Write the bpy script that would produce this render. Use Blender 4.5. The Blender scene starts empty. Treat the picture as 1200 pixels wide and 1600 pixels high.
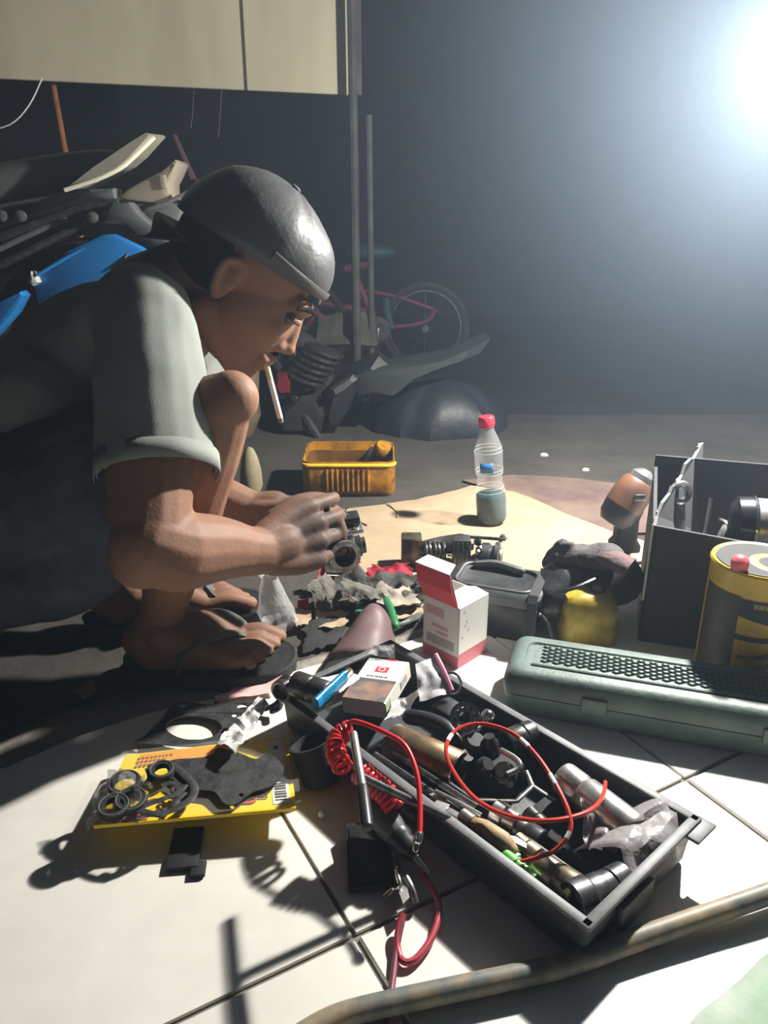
import bpy, bmesh, math, random
from mathutils import Vector, Matrix, noise

random.seed(7)
SC = bpy.context.scene
COL = SC.collection
V = Vector

# ------------------------------------------------------------------ camera
CAM_H, PITCH, FPX = 0.58, math.radians(21.0), 1200.0
SP, CP = math.sin(PITCH), math.cos(PITCH)
cam_data = bpy.data.cameras.new('camera')
cam = bpy.data.objects.new('camera', cam_data)
COL.objects.link(cam)
cam.location = (0, 0, CAM_H)
cam.rotation_euler = (math.pi / 2 - PITCH, 0, 0)
cam_data.sensor_fit = 'VERTICAL'
cam_data.sensor_height = 24.0
cam_data.lens = 24.0 * FPX / 1600.0
cam_data.clip_start = 0.02
cam_data.clip_end = 60
cam_data.dof.use_dof = False
SC.camera = cam

# ------------------------------------------------------------------ world, lamp light, exposure
world = bpy.data.worlds.new('night')
SC.world = world
world.use_nodes = True
bg = world.node_tree.nodes['Background']
bg.inputs[0].default_value = (0.30, 0.38, 0.55, 1)
bg.inputs[1].default_value = 0.03

LAMP = V((0.67, 1.36, 0.88))
LAMP_W = 126.0
HAZE_DENSITY = 0.028
GLOW_DENSITY = 0.060

SC.view_settings.view_transform = 'Standard'
SC.view_settings.look = 'None'
SC.view_settings.exposure = 0.0
SC.view_settings.gamma = 1.0
SC.view_settings.use_curve_mapping = False
SC.cycles.max_bounces = 6
SC.cycles.transparent_max_bounces = 16
SC.cycles.volume_bounces = 0
SC.cycles.caustics_reflective = False
SC.cycles.caustics_refractive = False


def ray(px, py):
    u, v = (px - 600) / FPX, (py - 800) / FPX
    return V((u, CP - v * SP, -SP - v * CP))


def G(px, py, z=0.0):
    """where the line of sight through a picture point meets the height z"""
    d = ray(px, py)
    return V((0, 0, CAM_H)) + d * ((z - CAM_H) / d.z)


def D(px, py, d):
    """the point at distance d along the viewing axis"""
    return V((0, 0, CAM_H)) + ray(px, py) * d


# ------------------------------------------------------------------ materials
MATS = {}


def mat(name, col, rough=0.6, metal=0.0, var=0.0, scale=20.0, bump=0.0, bscale=None, col2=None,
        trans=0.0, alpha=1.0, emit=0.0, spec=0.5, ior=1.45, sub=0.0, detail=4.0, stretch=None):
    if name in MATS:
        return MATS[name]
    m = bpy.data.materials.new(name)
    m.use_nodes = True
    nt = m.node_tree
    N, L = nt.nodes, nt.links
    p = N['Principled BSDF']
    p.inputs['Base Color'].default_value = (*col, 1)
    p.inputs['Roughness'].default_value = rough
    p.inputs['Metallic'].default_value = metal
    p.inputs['IOR'].default_value = ior
    p.inputs['Specular IOR Level'].default_value = spec
    p.inputs['Transmission Weight'].default_value = trans
    p.inputs['Alpha'].default_value = alpha
    if sub:
        p.inputs['Subsurface Weight'].default_value = sub
        p.inputs['Subsurface Radius'].default_value = (0.012, 0.005, 0.003)
    if emit:
        p.inputs['Emission Color'].default_value = (*col, 1)
        p.inputs['Emission Strength'].default_value = emit
    if var or col2 or bump:
        tc = N.new('ShaderNodeTexCoord')
        mp = N.new('ShaderNodeMapping')
        L.new(tc.outputs['Object'], mp.inputs[0])
        if stretch:
            mp.inputs['Scale'].default_value = stretch
    if var or col2:
        nz = N.new('ShaderNodeTexNoise')
        nz.inputs['Scale'].default_value = scale
        nz.inputs['Detail'].default_value = detail
        nz.inputs['Roughness'].default_value = 0.65
        L.new(mp.outputs[0], nz.inputs['Vector'])
        r = N.new('ShaderNodeValToRGB')
        c2 = col2 or tuple(c * (1 - var) for c in col)
        c1 = col if col2 else tuple(min(1, c * (1 + var)) for c in col)
        r.color_ramp.elements[0].position = 0.36
        r.color_ramp.elements[1].position = 0.64
        r.color_ramp.elements[0].color = (*c2, 1)
        r.color_ramp.elements[1].color = (*c1, 1)
        L.new(nz.outputs['Fac'], r.inputs[0])
        L.new(r.outputs[0], p.inputs['Base Color'])
    if bump:
        nb = N.new('ShaderNodeTexNoise')
        nb.inputs['Scale'].default_value = bscale or scale * 2
        nb.inputs['Detail'].default_value = 5
        L.new(mp.outputs[0], nb.inputs['Vector'])
        b = N.new('ShaderNodeBump')
        b.inputs['Strength'].default_value = bump
        b.inputs['Distance'].default_value = 0.004
        L.new(nb.outputs['Fac'], b.inputs['Height'])
        L.new(b.outputs[0], p.inputs['Normal'])
    MATS[name] = m
    return m


def film(name, col, opacity, rough=0.15, bump=0.0, bscale=60):
    """thin clear plastic: part of the light passes straight through"""
    if name in MATS:
        return MATS[name]
    m = mat(name, col, rough, bump=bump, bscale=bscale)
    nt = m.node_tree
    p = nt.nodes['Principled BSDF']
    t = nt.nodes.new('ShaderNodeBsdfTransparent')
    x = nt.nodes.new('ShaderNodeMixShader')
    x.inputs[0].default_value = opacity
    nt.links.new(t.outputs[0], x.inputs[1])
    nt.links.new(p.outputs[0], x.inputs[2])
    nt.links.new(x.outputs[0], nt.nodes['Material Output'].inputs['Surface'])
    return m


M_TILE = mat('tile_white', (0.78, 0.76, 0.70), 0.32, var=0.05, scale=9, bump=0.05, bscale=40)
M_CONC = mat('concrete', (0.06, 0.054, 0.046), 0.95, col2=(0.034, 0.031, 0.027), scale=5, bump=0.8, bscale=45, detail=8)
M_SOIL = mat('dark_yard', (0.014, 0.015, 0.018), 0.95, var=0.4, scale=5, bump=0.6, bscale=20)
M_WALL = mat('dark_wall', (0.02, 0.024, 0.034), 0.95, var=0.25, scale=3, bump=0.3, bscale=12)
M_PANEL = mat('faded_board', (0.40, 0.365, 0.265), 0.8, col2=(0.32, 0.29, 0.205), scale=4, bump=0.2, bscale=30, stretch=(1.0, 1.0, 0.25))
M_STEEL = mat('steel', (0.55, 0.54, 0.52), 0.32, 0.9, var=0.2, scale=60)
M_CHROME = mat('chrome', (0.78, 0.77, 0.74), 0.16, 1.0)
M_OILY = mat('oily_steel', (0.20, 0.19, 0.18), 0.33, 0.85, col2=(0.06, 0.06, 0.06), scale=70)
M_DARKSTEEL = mat('dark_steel', (0.12, 0.12, 0.125), 0.35, 0.8, var=0.4, scale=60)
M_ALU = mat('cast_aluminium', (0.52, 0.51, 0.49), 0.4, 0.75, col2=(0.2, 0.2, 0.2), scale=90, bump=0.3, bscale=150)
M_BLACK = mat('black_plastic', (0.018, 0.019, 0.022), 0.42, var=0.3, scale=30)
M_BLACKM = mat('black_matte', (0.014, 0.015, 0.018), 0.75, var=0.3, scale=30)
M_BLACKG = mat('black_glossy', (0.012, 0.013, 0.016), 0.22)
M_RUBBER = mat('black_rubber', (0.02, 0.02, 0.021), 0.8, var=0.3, scale=40, bump=0.3, bscale=120)
M_GREYP = mat('grey_plastic', (0.10, 0.105, 0.11), 0.45, var=0.2, scale=30)
M_TRAY = mat('tray_plastic', (0.045, 0.048, 0.055), 0.5, var=0.3, scale=40, bump=0.15, bscale=120)
M_TRAYRIM = mat('tray_rim', (0.12, 0.125, 0.135), 0.5, var=0.25, scale=40)
M_GREEN = mat('greygreen_plastic', (0.125, 0.17, 0.155), 0.5, col2=(0.085, 0.12, 0.11), scale=25, bump=0.15, bscale=140)
M_YELLOW = mat('dirty_yellow_plastic', (0.48, 0.22, 0.008), 0.5, col2=(0.11, 0.042, 0.005), scale=30, bump=0.15, bscale=60, detail=7)
M_YELLIN = mat('stained_yellow_plastic', (0.16, 0.075, 0.008), 0.5, col2=(0.07, 0.03, 0.006), scale=10, detail=7)
M_CARD = mat('cardboard', (0.36, 0.275, 0.18), 0.85, col2=(0.29, 0.215, 0.14), scale=9, bump=0.2, bscale=80)
M_CARD2 = mat('stained_cardboard', (0.15, 0.105, 0.08), 0.9, col2=(0.085, 0.05, 0.052), scale=7, bump=0.2, bscale=80)
M_WHITEC = mat('white_card', (0.78, 0.77, 0.75), 0.6, var=0.03, scale=40)
M_GREYC = mat('grey_card', (0.42, 0.41, 0.40), 0.7)
M_REDC = mat('red_card', (0.62, 0.045, 0.06), 0.5, var=0.08, scale=30)
M_PINKC = mat('pink_card', (0.55, 0.16, 0.19), 0.55)
M_RED = mat('red_plastic', (0.62, 0.02, 0.03), 0.3)
M_REDCAP = mat('red_cap', (0.70, 0.03, 0.05), 0.4)
M_REDW = mat('red_wire', (0.60, 0.05, 0.035), 0.25)
M_REDCLOTH = mat('red_cloth', (0.50, 0.02, 0.045), 0.85, col2=(0.16, 0.01, 0.02), scale=25, bump=0.6, bscale=90)
M_RAG = mat('greasy_rag', (0.075, 0.072, 0.062), 0.9, col2=(0.02, 0.02, 0.019), scale=18, bump=0.8, bscale=90)
M_RAGL = mat('pale_rag', (0.17, 0.158, 0.135), 0.9, col2=(0.075, 0.07, 0.06), scale=22, bump=0.8, bscale=90)
M_GREENS = mat('green_strip', (0.015, 0.13, 0.045), 0.5)
M_BLUE = mat('blue_fairing', (0.02, 0.19, 0.52), 0.28, var=0.12, scale=6)
M_SEAT = mat('seat_vinyl', (0.065, 0.068, 0.062), 0.55, var=0.2, scale=12, bump=0.15, bscale=160)
M_LENS = film('pale_lens', (0.42, 0.36, 0.29), 0.62, 0.2)
M_CREAM = mat('cream_panel', (0.30, 0.29, 0.23), 0.35, var=0.12, scale=8)
M_COPPER = mat('copper_pole', (0.42, 0.16, 0.07), 0.45, 0.3, var=0.3, scale=12)
M_PINK = mat('pink_paint', (0.12, 0.014, 0.048), 0.6, var=0.2, scale=30)
M_TEAL = mat('teal_paint', (0.01, 0.05, 0.07), 0.6)
M_DARKFAIR = mat('dark_fairing', (0.022, 0.026, 0.03), 0.4, col2=(0.01, 0.012, 0.015), scale=12)
M_TARP = mat('dark_tarp', (0.012, 0.016, 0.024), 0.5, var=0.3, scale=8, bump=0.5, bscale=30)
M_PET = film('clear_pet', (0.85, 0.9, 0.9), 0.11, 0.04)
M_BAG = film('clear_bag', (0.75, 0.75, 0.78), 0.32, 0.18, bump=1.0, bscale=70)
M_BAGG = film('smoky_bag', (0.45, 0.42, 0.43), 0.5, 0.3, bump=0.8, bscale=60)
M_MAROON = film('maroon_film', (0.16, 0.10, 0.105), 0.8, 0.5, bump=0.3, bscale=30)
M_FUEL = mat('teal_fuel', (0.002, 0.045, 0.055), 0.08, trans=0.3, ior=1.33)
M_LBLUE = mat('lighter_blue', (0.01, 0.32, 0.60), 0.12, trans=0.45, ior=1.4)
M_BROWNM = mat('brown_metal', (0.27, 0.19, 0.105), 0.4, 0.6, col2=(0.12, 0.085, 0.05), scale=35)
M_ORANGE = mat('worn_orange', (0.17, 0.065, 0.035), 0.5, col2=(0.07, 0.04, 0.03), scale=22, detail=7)
M_WOOD = mat('worn_wood', (0.36, 0.25, 0.13), 0.6, var=0.35, scale=40)
M_GMARK = mat('green_marker', (0.13, 0.55, 0.07), 0.3)
M_YPACK = mat('yellow_print', (0.90, 0.62, 0.015), 0.35, var=0.06, scale=10)
M_OPRINT = mat('orange_print', (0.85, 0.33, 0.02), 0.4)
M_GASKET = mat('gasket_sheet', (0.035, 0.036, 0.037), 0.6, var=0.5, scale=60, bump=0.2, bscale=200)
M_FOIL = mat('silver_foil', (0.80, 0.80, 0.80), 0.22, 0.3, bump=1.0, bscale=55)
M_PINKP = mat('pink_paper', (0.70, 0.44, 0.42), 0.85, var=0.1, scale=20)
M_HOSE = mat('old_hose', (0.33, 0.25, 0.16), 0.5, col2=(0.10, 0.13, 0.13), scale=28, detail=6)
M_MAT = mat('green_mat', (0.17, 0.34, 0.19), 0.6, col2=(0.36, 0.40, 0.35), scale=16, bump=0.3)
M_INK = mat('black_ink', (0.02, 0.02, 0.02), 0.6)
M_WHITE = mat('white_plastic', (0.80, 0.80, 0.78), 0.4)
M_YOIL = mat('oil_can_yellow', (0.52, 0.33, 0.015), 0.4, var=0.1, scale=10)
M_POST = mat('grey_post', (0.05, 0.05, 0.05), 0.85, var=0.3, scale=14)
M_GLOVE = mat('dirty_glove', (0.085, 0.075, 0.08), 0.85, col2=(0.03, 0.028, 0.03), scale=30, bump=0.6, bscale=120)
M_GLOVER = mat('pinkish_glove', (0.12, 0.06, 0.065), 0.8, col2=(0.05, 0.03, 0.035), scale=30, bump=0.5, bscale=120)
M_LEATHER = mat('black_leather', (0.02, 0.021, 0.024), 0.36, var=0.3, scale=20, bump=0.25, bscale=90)
M_SKIN = mat('skin', (0.25, 0.132, 0.085), 0.6, var=0.10, scale=14, bump=0.12, bscale=220, sub=0.05, spec=0.3)
M_SHIRT = mat('grey_shirt', (0.23, 0.248, 0.228), 0.9, var=0.08, scale=9, bump=0.10, bscale=500)
M_SHORTS = mat('denim', (0.045, 0.06, 0.08), 0.9, var=0.3, scale=18, bump=0.4, bscale=380)
M_CAP = mat('cap_leather', (0.075, 0.078, 0.08), 0.42, var=0.15, scale=14, bump=0.15, bscale=150)
M_HAIR = mat('hair', (0.012, 0.011, 0.011), 0.95, spec=0.1, bump=0.8, bscale=300)


# ------------------------------------------------------------------ mesh helpers
def basis(a, hint=V((0, 0, 1))):
    a = V(a).normalized()
    h = V(hint)
    if abs(a.dot(h.normalized())) > 0.97:
        h = V((0, 1, 0))
    b = (h - a * h.dot(a)).normalized()
    return a, b, a.cross(b)


def ring_faces(bm, r0, r1):
    n = len(r0)
    for i in range(n):
        try:
            bm.faces.new((r0[i], r0[(i + 1) % n], r1[(i + 1) % n], r1[i]))
        except ValueError:
            pass


def loft(bm, rings, cap0=True, cap1=True):
    vs = [[bm.verts.new(p) for p in r] for r in rings]
    for a, b in zip(vs, vs[1:]):
        ring_faces(bm, a, b)
    if cap0:
        bm.faces.new(list(reversed(vs[0])))
    if cap1:
        bm.faces.new(vs[-1])
    return bm


def smooth_pts(pts, n=4, closed=False):
    pts = [V(p) for p in pts]
    if n <= 1 or len(pts) < 3:
        return pts
    out = []
    m = len(pts)
    rng = range(m if closed else m - 1)
    for i in rng:
        if closed:
            p0, p1, p2, p3 = pts[(i - 1) % m], pts[i], pts[(i + 1) % m], pts[(i + 2) % m]
        else:
            p0, p1, p2, p3 = pts[max(0, i - 1)], pts[i], pts[i + 1], pts[min(m - 1, i + 2)]
        for k in range(n):
            t = k / n
            out.append(0.5 * ((2 * p1) + (p2 - p0) * t + (2 * p0 - 5 * p1 + 4 * p2 - p3) * t * t
                              + (3 * p1 - p0 - 3 * p2 + p3) * t ** 3))
    if not closed:
        out.append(pts[-1])
    return out


def lerp_list(vals, m):
    out = []
    n = len(vals) - 1
    for i in range(m):
        t = i / (m - 1) * n
        k = min(int(t), n - 1)
        out.append(vals[k] + (vals[k + 1] - vals[k]) * (t - k))
    return out


def tube(bm, pts, r, seg=10, sub=4, cap=True, flat=1.0, hint=V((0, 0, 1)), rounded=False):
    P = smooth_pts(pts, sub)
    R = lerp_list(r, len(P)) if isinstance(r, (list, tuple)) else [r] * len(P)
    if rounded:                                   # half-sphere ends
        t0 = (P[0] - P[1]).normalized()
        t1 = (P[-1] - P[-2]).normalized()
        a = [(P[0] + t0 * R[0] * math.sin(x), R[0] * max(0.08, math.cos(x))) for x in (1.5, 1.2, 0.8, 0.4)]
        b = [(P[-1] + t1 * R[-1] * math.sin(x), R[-1] * max(0.08, math.cos(x))) for x in (0.4, 0.8, 1.2, 1.5)]
        P = [x[0] for x in a] + P + [x[0] for x in b]
        R = [x[1] for x in a] + R + [x[1] for x in b]
    rings = []
    up = None
    for i, p in enumerate(P):
        t = (P[min(i + 1, len(P) - 1)] - P[max(i - 1, 0)])
        if t.length < 1e-9:
            t = V((0, 0, 1))
        t.normalize()
        if up is None:
            _, up, _ = basis(t, hint)
        else:
            up = (up - t * up.dot(t))
            up = up.normalized() if up.length > 1e-6 else basis(t, hint)[1]
        s = t.cross(up)
        rings.append([p + (up * math.cos(2 * math.pi * k / seg) * flat + s * math.sin(2 * math.pi * k / seg)) * R[i]
                      for k in range(seg)])
    loft(bm, rings, cap, cap)
    return bm


def lathe(bm, p, axis, prof, seg=20, sx=1.0, hint=V((0, 0, 1)), cap=True):
    a, b, c = basis(axis, hint)
    p = V(p)
    rings = [[p + a * h + (b * math.cos(2 * math.pi * k / seg) + c * math.sin(2 * math.pi * k / seg) * sx) * max(r, 1e-4)
              for k in range(seg)] for h, r in prof]
    return loft(bm, rings, cap, cap)


def box(bm, c, size, ax=(V((1, 0, 0)), V((0, 1, 0)), V((0, 0, 1))), bev=0.0, seg=2):
    t = bmesh.new()
    bmesh.ops.create_cube(t, size=1.0)
    for v in t.verts:
        v.co = V((v.co.x * size[0], v.co.y * size[1], v.co.z * size[2]))
    if bev:
        bmesh.ops.bevel(t, geom=list(t.edges), offset=bev, segments=seg, affect='EDGES', profile=0.5)
    m = {}
    for v in t.verts:
        m[v] = bm.verts.new(V(c) + ax[0] * v.co.x + ax[1] * v.co.y + ax[2] * v.co.z)
    for f in t.faces:
        bm.faces.new([m[v] for v in f.verts])
    t.free()
    return bm


def prism(bm, poly, down):
    """flat outline with thickness"""
    a = [bm.verts.new(V(p)) for p in poly]
    b = [bm.verts.new(V(p) + V(down)) for p in poly]
    bm.faces.new(a)
    bm.faces.new(list(reversed(b)))
    n = len(a)
    for i in range(n):
        bm.faces.new((a[i], b[i], b[(i + 1) % n], a[(i + 1) % n]))
    return bm


def ellipsoid(bm, c, r, ax=(V((1, 0, 0)), V((0, 1, 0)), V((0, 0, 1))), seg=20, rings=12):
    c = V(c)
    rr = []
    for j in range(rings + 1):
        t = math.pi * (0.02 + 0.96 * j / rings)
        rr.append([c + ax[0] * r[0] * math.sin(t) * math.cos(2 * math.pi * k / seg)
                   + ax[1] * r[1] * math.sin(t) * math.sin(2 * math.pi * k / seg)
                   + ax[2] * r[2] * math.cos(t) for k in range(seg)])
    return loft(bm, rr)


def torus(bm, c, axis, R, r, seg=28, rs=8, flat=1.0):
    a, b, d = basis(axis)
    c = V(c)
    rings = []
    for i in range(seg):
        t = 2 * math.pi * i / seg
        o = b * math.cos(t) + d * math.sin(t)
        rings.append([bm.verts.new(c + o * (R + r * math.cos(2 * math.pi * k / rs)) + a * r * flat * math.sin(2 * math.pi * k / rs))
                      for k in range(rs)])
    for i in range(seg):
        ring_faces(bm, rings[i], rings[(i + 1) % seg])
    return bm


def washer(bm, c, axis, R, r, t, seg=24):
    a, b, d = basis(axis)
    c = V(c)
    prof = [(r, 0), (R, 0), (R, t), (r, t)]
    rings = []
    for i in range(seg):
        th = 2 * math.pi * i / seg
        o = b * math.cos(th) + d * math.sin(th)
        rings.append([bm.verts.new(c + o * x + a * y) for x, y in prof])
    for i in range(seg):
        ring_faces(bm, rings[i], rings[(i + 1) % seg])
    return bm


def cloth(bm, corners, nx=14, ny=10, amp=0.01, freq=14.0, seed=0.0, thick=0.0015, floor=None, edge=0.0):
    """crumpled sheet over four corners (near-left, near-right, far-right, far-left)"""
    a, b, c, d = [V(p) for p in corners]
    n = (b - a).cross(d - a)
    n = n.normalized() if n.length > 1e-9 else V((0, 0, 1))
    if n.z < 0:
        n = -n
    grid = []
    for j in range(ny + 1):
        row = []
        for i in range(nx + 1):
            s, t = i / nx, j / ny
            if edge:
                s2 = s + edge * noise.noise(V((t * 5, seed, 3.1))) * (0.5 - abs(s - 0.5)) + edge * 0.6 * noise.noise(V((t * 7 + seed, 1.3, s * 3)))
                t2 = t + edge * 0.6 * noise.noise(V((s * 7 + seed, 4.3, t * 3)))
            else:
                s2, t2 = s, t
            p = (a * (1 - s2) + b * s2) * (1 - t2) + (d * (1 - s2) + c * s2) * t2
            q = noise.noise(p * freq + V((seed, seed * 1.7, 0)))
            q2 = noise.noise(p * freq * 2.3 + V((seed, 9, 0)))
            p = p + n * amp * (abs(q) * 1.6 + 0.5 * q2)
            if floor is not None and p.z < floor + 0.001:
                p.z = floor + 0.001
            row.append(p)
        grid.append(row)
    top = [[bm.verts.new(p + n * thick) for p in r] for r in grid]
    bot = [[bm.verts.new(p) for p in r] for r in grid]
    for j in range(ny):
        for i in range(nx):
            bm.faces.new((top[j][i], top[j][i + 1], top[j + 1][i + 1], top[j + 1][i]))
            bm.faces.new((bot[j][i], bot[j + 1][i], bot[j + 1][i + 1], bot[j][i + 1]))
    per = [(0, i) for i in range(nx)] + [(j, nx) for j in range(ny)] + [(ny, nx - i) for i in range(nx)] + [(ny - j, 0) for j in range(ny)]
    m = len(per)
    for k in range(m):
        j0, i0 = per[k]
        j1, i1 = per[(k + 1) % m]
        bm.faces.new((bot[j0][i0], bot[j1][i1], top[j1][i1], top[j0][i0]))
    return bm


def NB():
    return bmesh.new()


def finish(me, smooth, ang=0.7):
    if smooth:
        for p in me.polygons:
            p.use_smooth = True
        try:
            me.set_sharp_from_angle(angle=ang)
        except Exception:
            pass


def obj(name, bm, m, parent=None, smooth=True, ang=0.7, mods=None):
    """one mesh object in world coordinates; a top-level one gets its origin at its base"""
    bmesh.ops.recalc_face_normals(bm, faces=bm.faces)
    me = bpy.data.meshes.new(name)
    off = V((0, 0, 0))
    if parent is None and len(bm.verts):
        xs = [v.co for v in bm.verts]
        off = V(((min(p.x for p in xs) + max(p.x for p in xs)) / 2, (min(p.y for p in xs) + max(p.y for p in xs)) / 2,
                 min(p.z for p in xs)))
        for v in bm.verts:
            v.co -= off
    bm.to_mesh(me)
    bm.free()
    finish(me, smooth, ang)
    for x in (m if isinstance(m, (list, tuple)) else [m]):
        me.materials.append(x)
    o = bpy.data.objects.new(name, me)
    COL.objects.link(o)
    o.location = off
    if parent is not None:
        o.parent = parent
        if parent.type == 'EMPTY':
            o.matrix_parent_inverse = Matrix.Translation(parent.location).inverted()
        elif parent.parent is None:
            o.matrix_parent_inverse = Matrix.Translation(parent.location).inverted()
    return o


def tag(o, label, cat, group=None):
    o['label'] = label
    o['category'] = cat
    if group:
        o['group'] = group
    return o


def thing(name, label, cat, loc=(0, 0, 0), group=None):
    o = bpy.data.objects.new(name, None)
    o.empty_display_size = 0.03
    COL.objects.link(o)
    o.location = V(loc)
    return tag(o, label, cat, group)


def struct(o):
    o['kind'] = 'structure'
    return o


def letters(name, txt, origin, xdir, ydir, h, m, parent, thick=0.0003):
    """flat printed characters, laid on a surface at origin, reading along xdir"""
    cu = bpy.data.curves.new(name, 'FONT')
    cu.body = txt
    cu.size = h
    cu.extrude = thick
    cu.align_x = 'CENTER'
    cu.align_y = 'CENTER'
    to = bpy.data.objects.new('tmp', cu)
    COL.objects.link(to)
    dg = bpy.context.evaluated_depsgraph_get()
    me = bpy.data.meshes.new_from_object(to.evaluated_get(dg))
    bpy.data.objects.remove(to)
    x = V(xdir).normalized()
    y = V(ydir)
    y = (y - x * y.dot(x)).normalized()
    z = x.cross(y)
    for v in me.vertices:
        v.co = V(origin) + x * v.co.x + y * v.co.y + z * (v.co.z + thick)
    me.name = name
    me.materials.clear()
    me.materials.append(m)
    o = bpy.data.objects.new(name, me)
    COL.objects.link(o)
    o.parent = parent
    if parent.parent is None:
        o.matrix_parent_inverse = Matrix.Translation(parent.location).inverted()
    return o


def decal(name, corners, m, parent, t=0.0004):
    a, b, c, d = [V(p) for p in corners]
    n = (b - a).cross(d - a).normalized()
    bm = NB()
    prism(bm, [p + n * t for p in (a, b, c, d)], -n * t * 0.9)
    return obj(name, bm, m, parent, smooth=False)


def remesh_obj(bm, voxel, smooth_it, fac=0.5):
    """fuse overlapping solids into one continuous skin"""
    bmesh.ops.recalc_face_normals(bm, faces=bm.faces)
    me = bpy.data.meshes.new('tmp')
    bm.to_mesh(me)
    bm.free()
    o = bpy.data.objects.new('tmp', me)
    COL.objects.link(o)
    r = o.modifiers.new('r', 'REMESH')
    r.mode = 'VOXEL'
    r.voxel_size = voxel
    s = o.modifiers.new('s', 'SMOOTH')
    s.factor = fac
    s.iterations = smooth_it
    dg = bpy.context.evaluated_depsgraph_get()
    dg.update()
    out = bpy.data.meshes.new_from_object(o.evaluated_get(dg))
    bpy.data.objects.remove(o)
    b2 = NB()
    b2.from_mesh(out)
    bpy.data.meshes.remove(out)
    return b2


# ------------------------------------------------------------------ setting
TZ = -0.008
J = V((-0.025, 0.489, 0))
E1 = V((0.874, 0.486, 0)).normalized()
E2 = V((-E1.y, E1.x, 0))


def TP(a, b, z=0.0):
    p = J + E1 * a + E2 * b
    return V((p.x, p.y, z))


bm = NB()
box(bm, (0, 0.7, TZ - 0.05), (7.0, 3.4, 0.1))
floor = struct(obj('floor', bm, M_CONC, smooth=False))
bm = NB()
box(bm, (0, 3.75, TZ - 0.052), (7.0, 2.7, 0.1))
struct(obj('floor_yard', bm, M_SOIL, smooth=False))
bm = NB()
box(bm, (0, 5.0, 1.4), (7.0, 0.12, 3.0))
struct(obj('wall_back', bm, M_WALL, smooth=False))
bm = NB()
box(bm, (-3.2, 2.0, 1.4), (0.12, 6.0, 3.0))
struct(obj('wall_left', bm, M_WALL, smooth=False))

T = 0.41
GAP = 0.0024
tile_me = None
for r in (-3, -2, -1):
    for c in range(-4, 4):
        if tile_me is None:
            bm = NB()
            box(bm, (0, 0, 0), (T - GAP * 2, T - GAP * 2, 0.009), bev=0.0015, seg=1)
            t = obj('tile', bm, M_TILE, floor, smooth=False)
            tile_me = t.data
        else:
            t = bpy.data.objects.new('tile', tile_me)
            COL.objects.link(t)
            t.parent = floor
            t.matrix_parent_inverse = Matrix.Translation(floor.location).inverted()
        p = TP((c + 0.5) * T, (r + 0.5) * T, TZ + 0.0045 - 0.001)
        t.location = p
        t.rotation_euler = (0, 0, math.atan2(E1.y, E1.x))
bm = NB()
prism(bm, [TP(-4 * T, -3 * T, -.0035), TP(4 * T, -3 * T, -.0035), TP(4 * T, .395, -.0035), TP(-.3, .385, -.0035), TP(-4 * T, .22, -.0035)], V((0, 0, -.003)))
obj('grout_bed', bm, mat('grout', (.21, .19, .165), .95, var=.25, scale=30), floor, smooth=False)
# last row: the edge against the bare concrete is cut and broken unevenly
far_edge = {-3: [0.30, 0.31, 0.27], -2: [0.335, 0.33, 0.36, 0.355, 0.385, 0.37], -1: [0.375, 0.40, 0.385, 0.405, 0.41, 0.40],
            0: [0.405, 0.41, 0.40, 0.41], 1: [0.41, 0.41], 2: [0.41, 0.41], 3: [0.41, 0.41], -4: [0.25, 0.28]}
for c in range(-4, 4):
    e = far_edge[c]
    poly = [TP(c * T + GAP, GAP, 0), TP((c + 1) * T - GAP, GAP, 0)]
    n = len(e)
    for i in range(n):
        poly.append(TP((c + 1) * T - GAP - (T - 2 * GAP) * i / (n - 1), e[n - 1 - i], 0))
    bm = NB()
    prism(bm, poly, V((0, 0, TZ + 0.0005)))
    obj('tile', bm, M_TILE, floor, smooth=False)

# mortar along the broken tile edge, lit concrete band put into its pale colour
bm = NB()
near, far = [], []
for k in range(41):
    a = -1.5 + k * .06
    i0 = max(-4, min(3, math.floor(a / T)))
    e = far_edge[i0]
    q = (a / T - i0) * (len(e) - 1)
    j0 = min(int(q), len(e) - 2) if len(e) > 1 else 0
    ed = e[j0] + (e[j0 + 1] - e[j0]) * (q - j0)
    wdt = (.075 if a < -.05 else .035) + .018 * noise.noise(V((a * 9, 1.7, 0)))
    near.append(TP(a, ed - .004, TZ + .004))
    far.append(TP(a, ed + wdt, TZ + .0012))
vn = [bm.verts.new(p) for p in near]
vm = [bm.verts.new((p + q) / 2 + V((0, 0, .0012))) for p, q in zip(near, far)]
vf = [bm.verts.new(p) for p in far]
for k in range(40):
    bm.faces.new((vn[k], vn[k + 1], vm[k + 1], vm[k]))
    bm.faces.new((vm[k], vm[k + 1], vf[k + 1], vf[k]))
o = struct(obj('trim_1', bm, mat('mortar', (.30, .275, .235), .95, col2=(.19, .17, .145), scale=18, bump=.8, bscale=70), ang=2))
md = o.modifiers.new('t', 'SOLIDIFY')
md.thickness = .004

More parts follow.
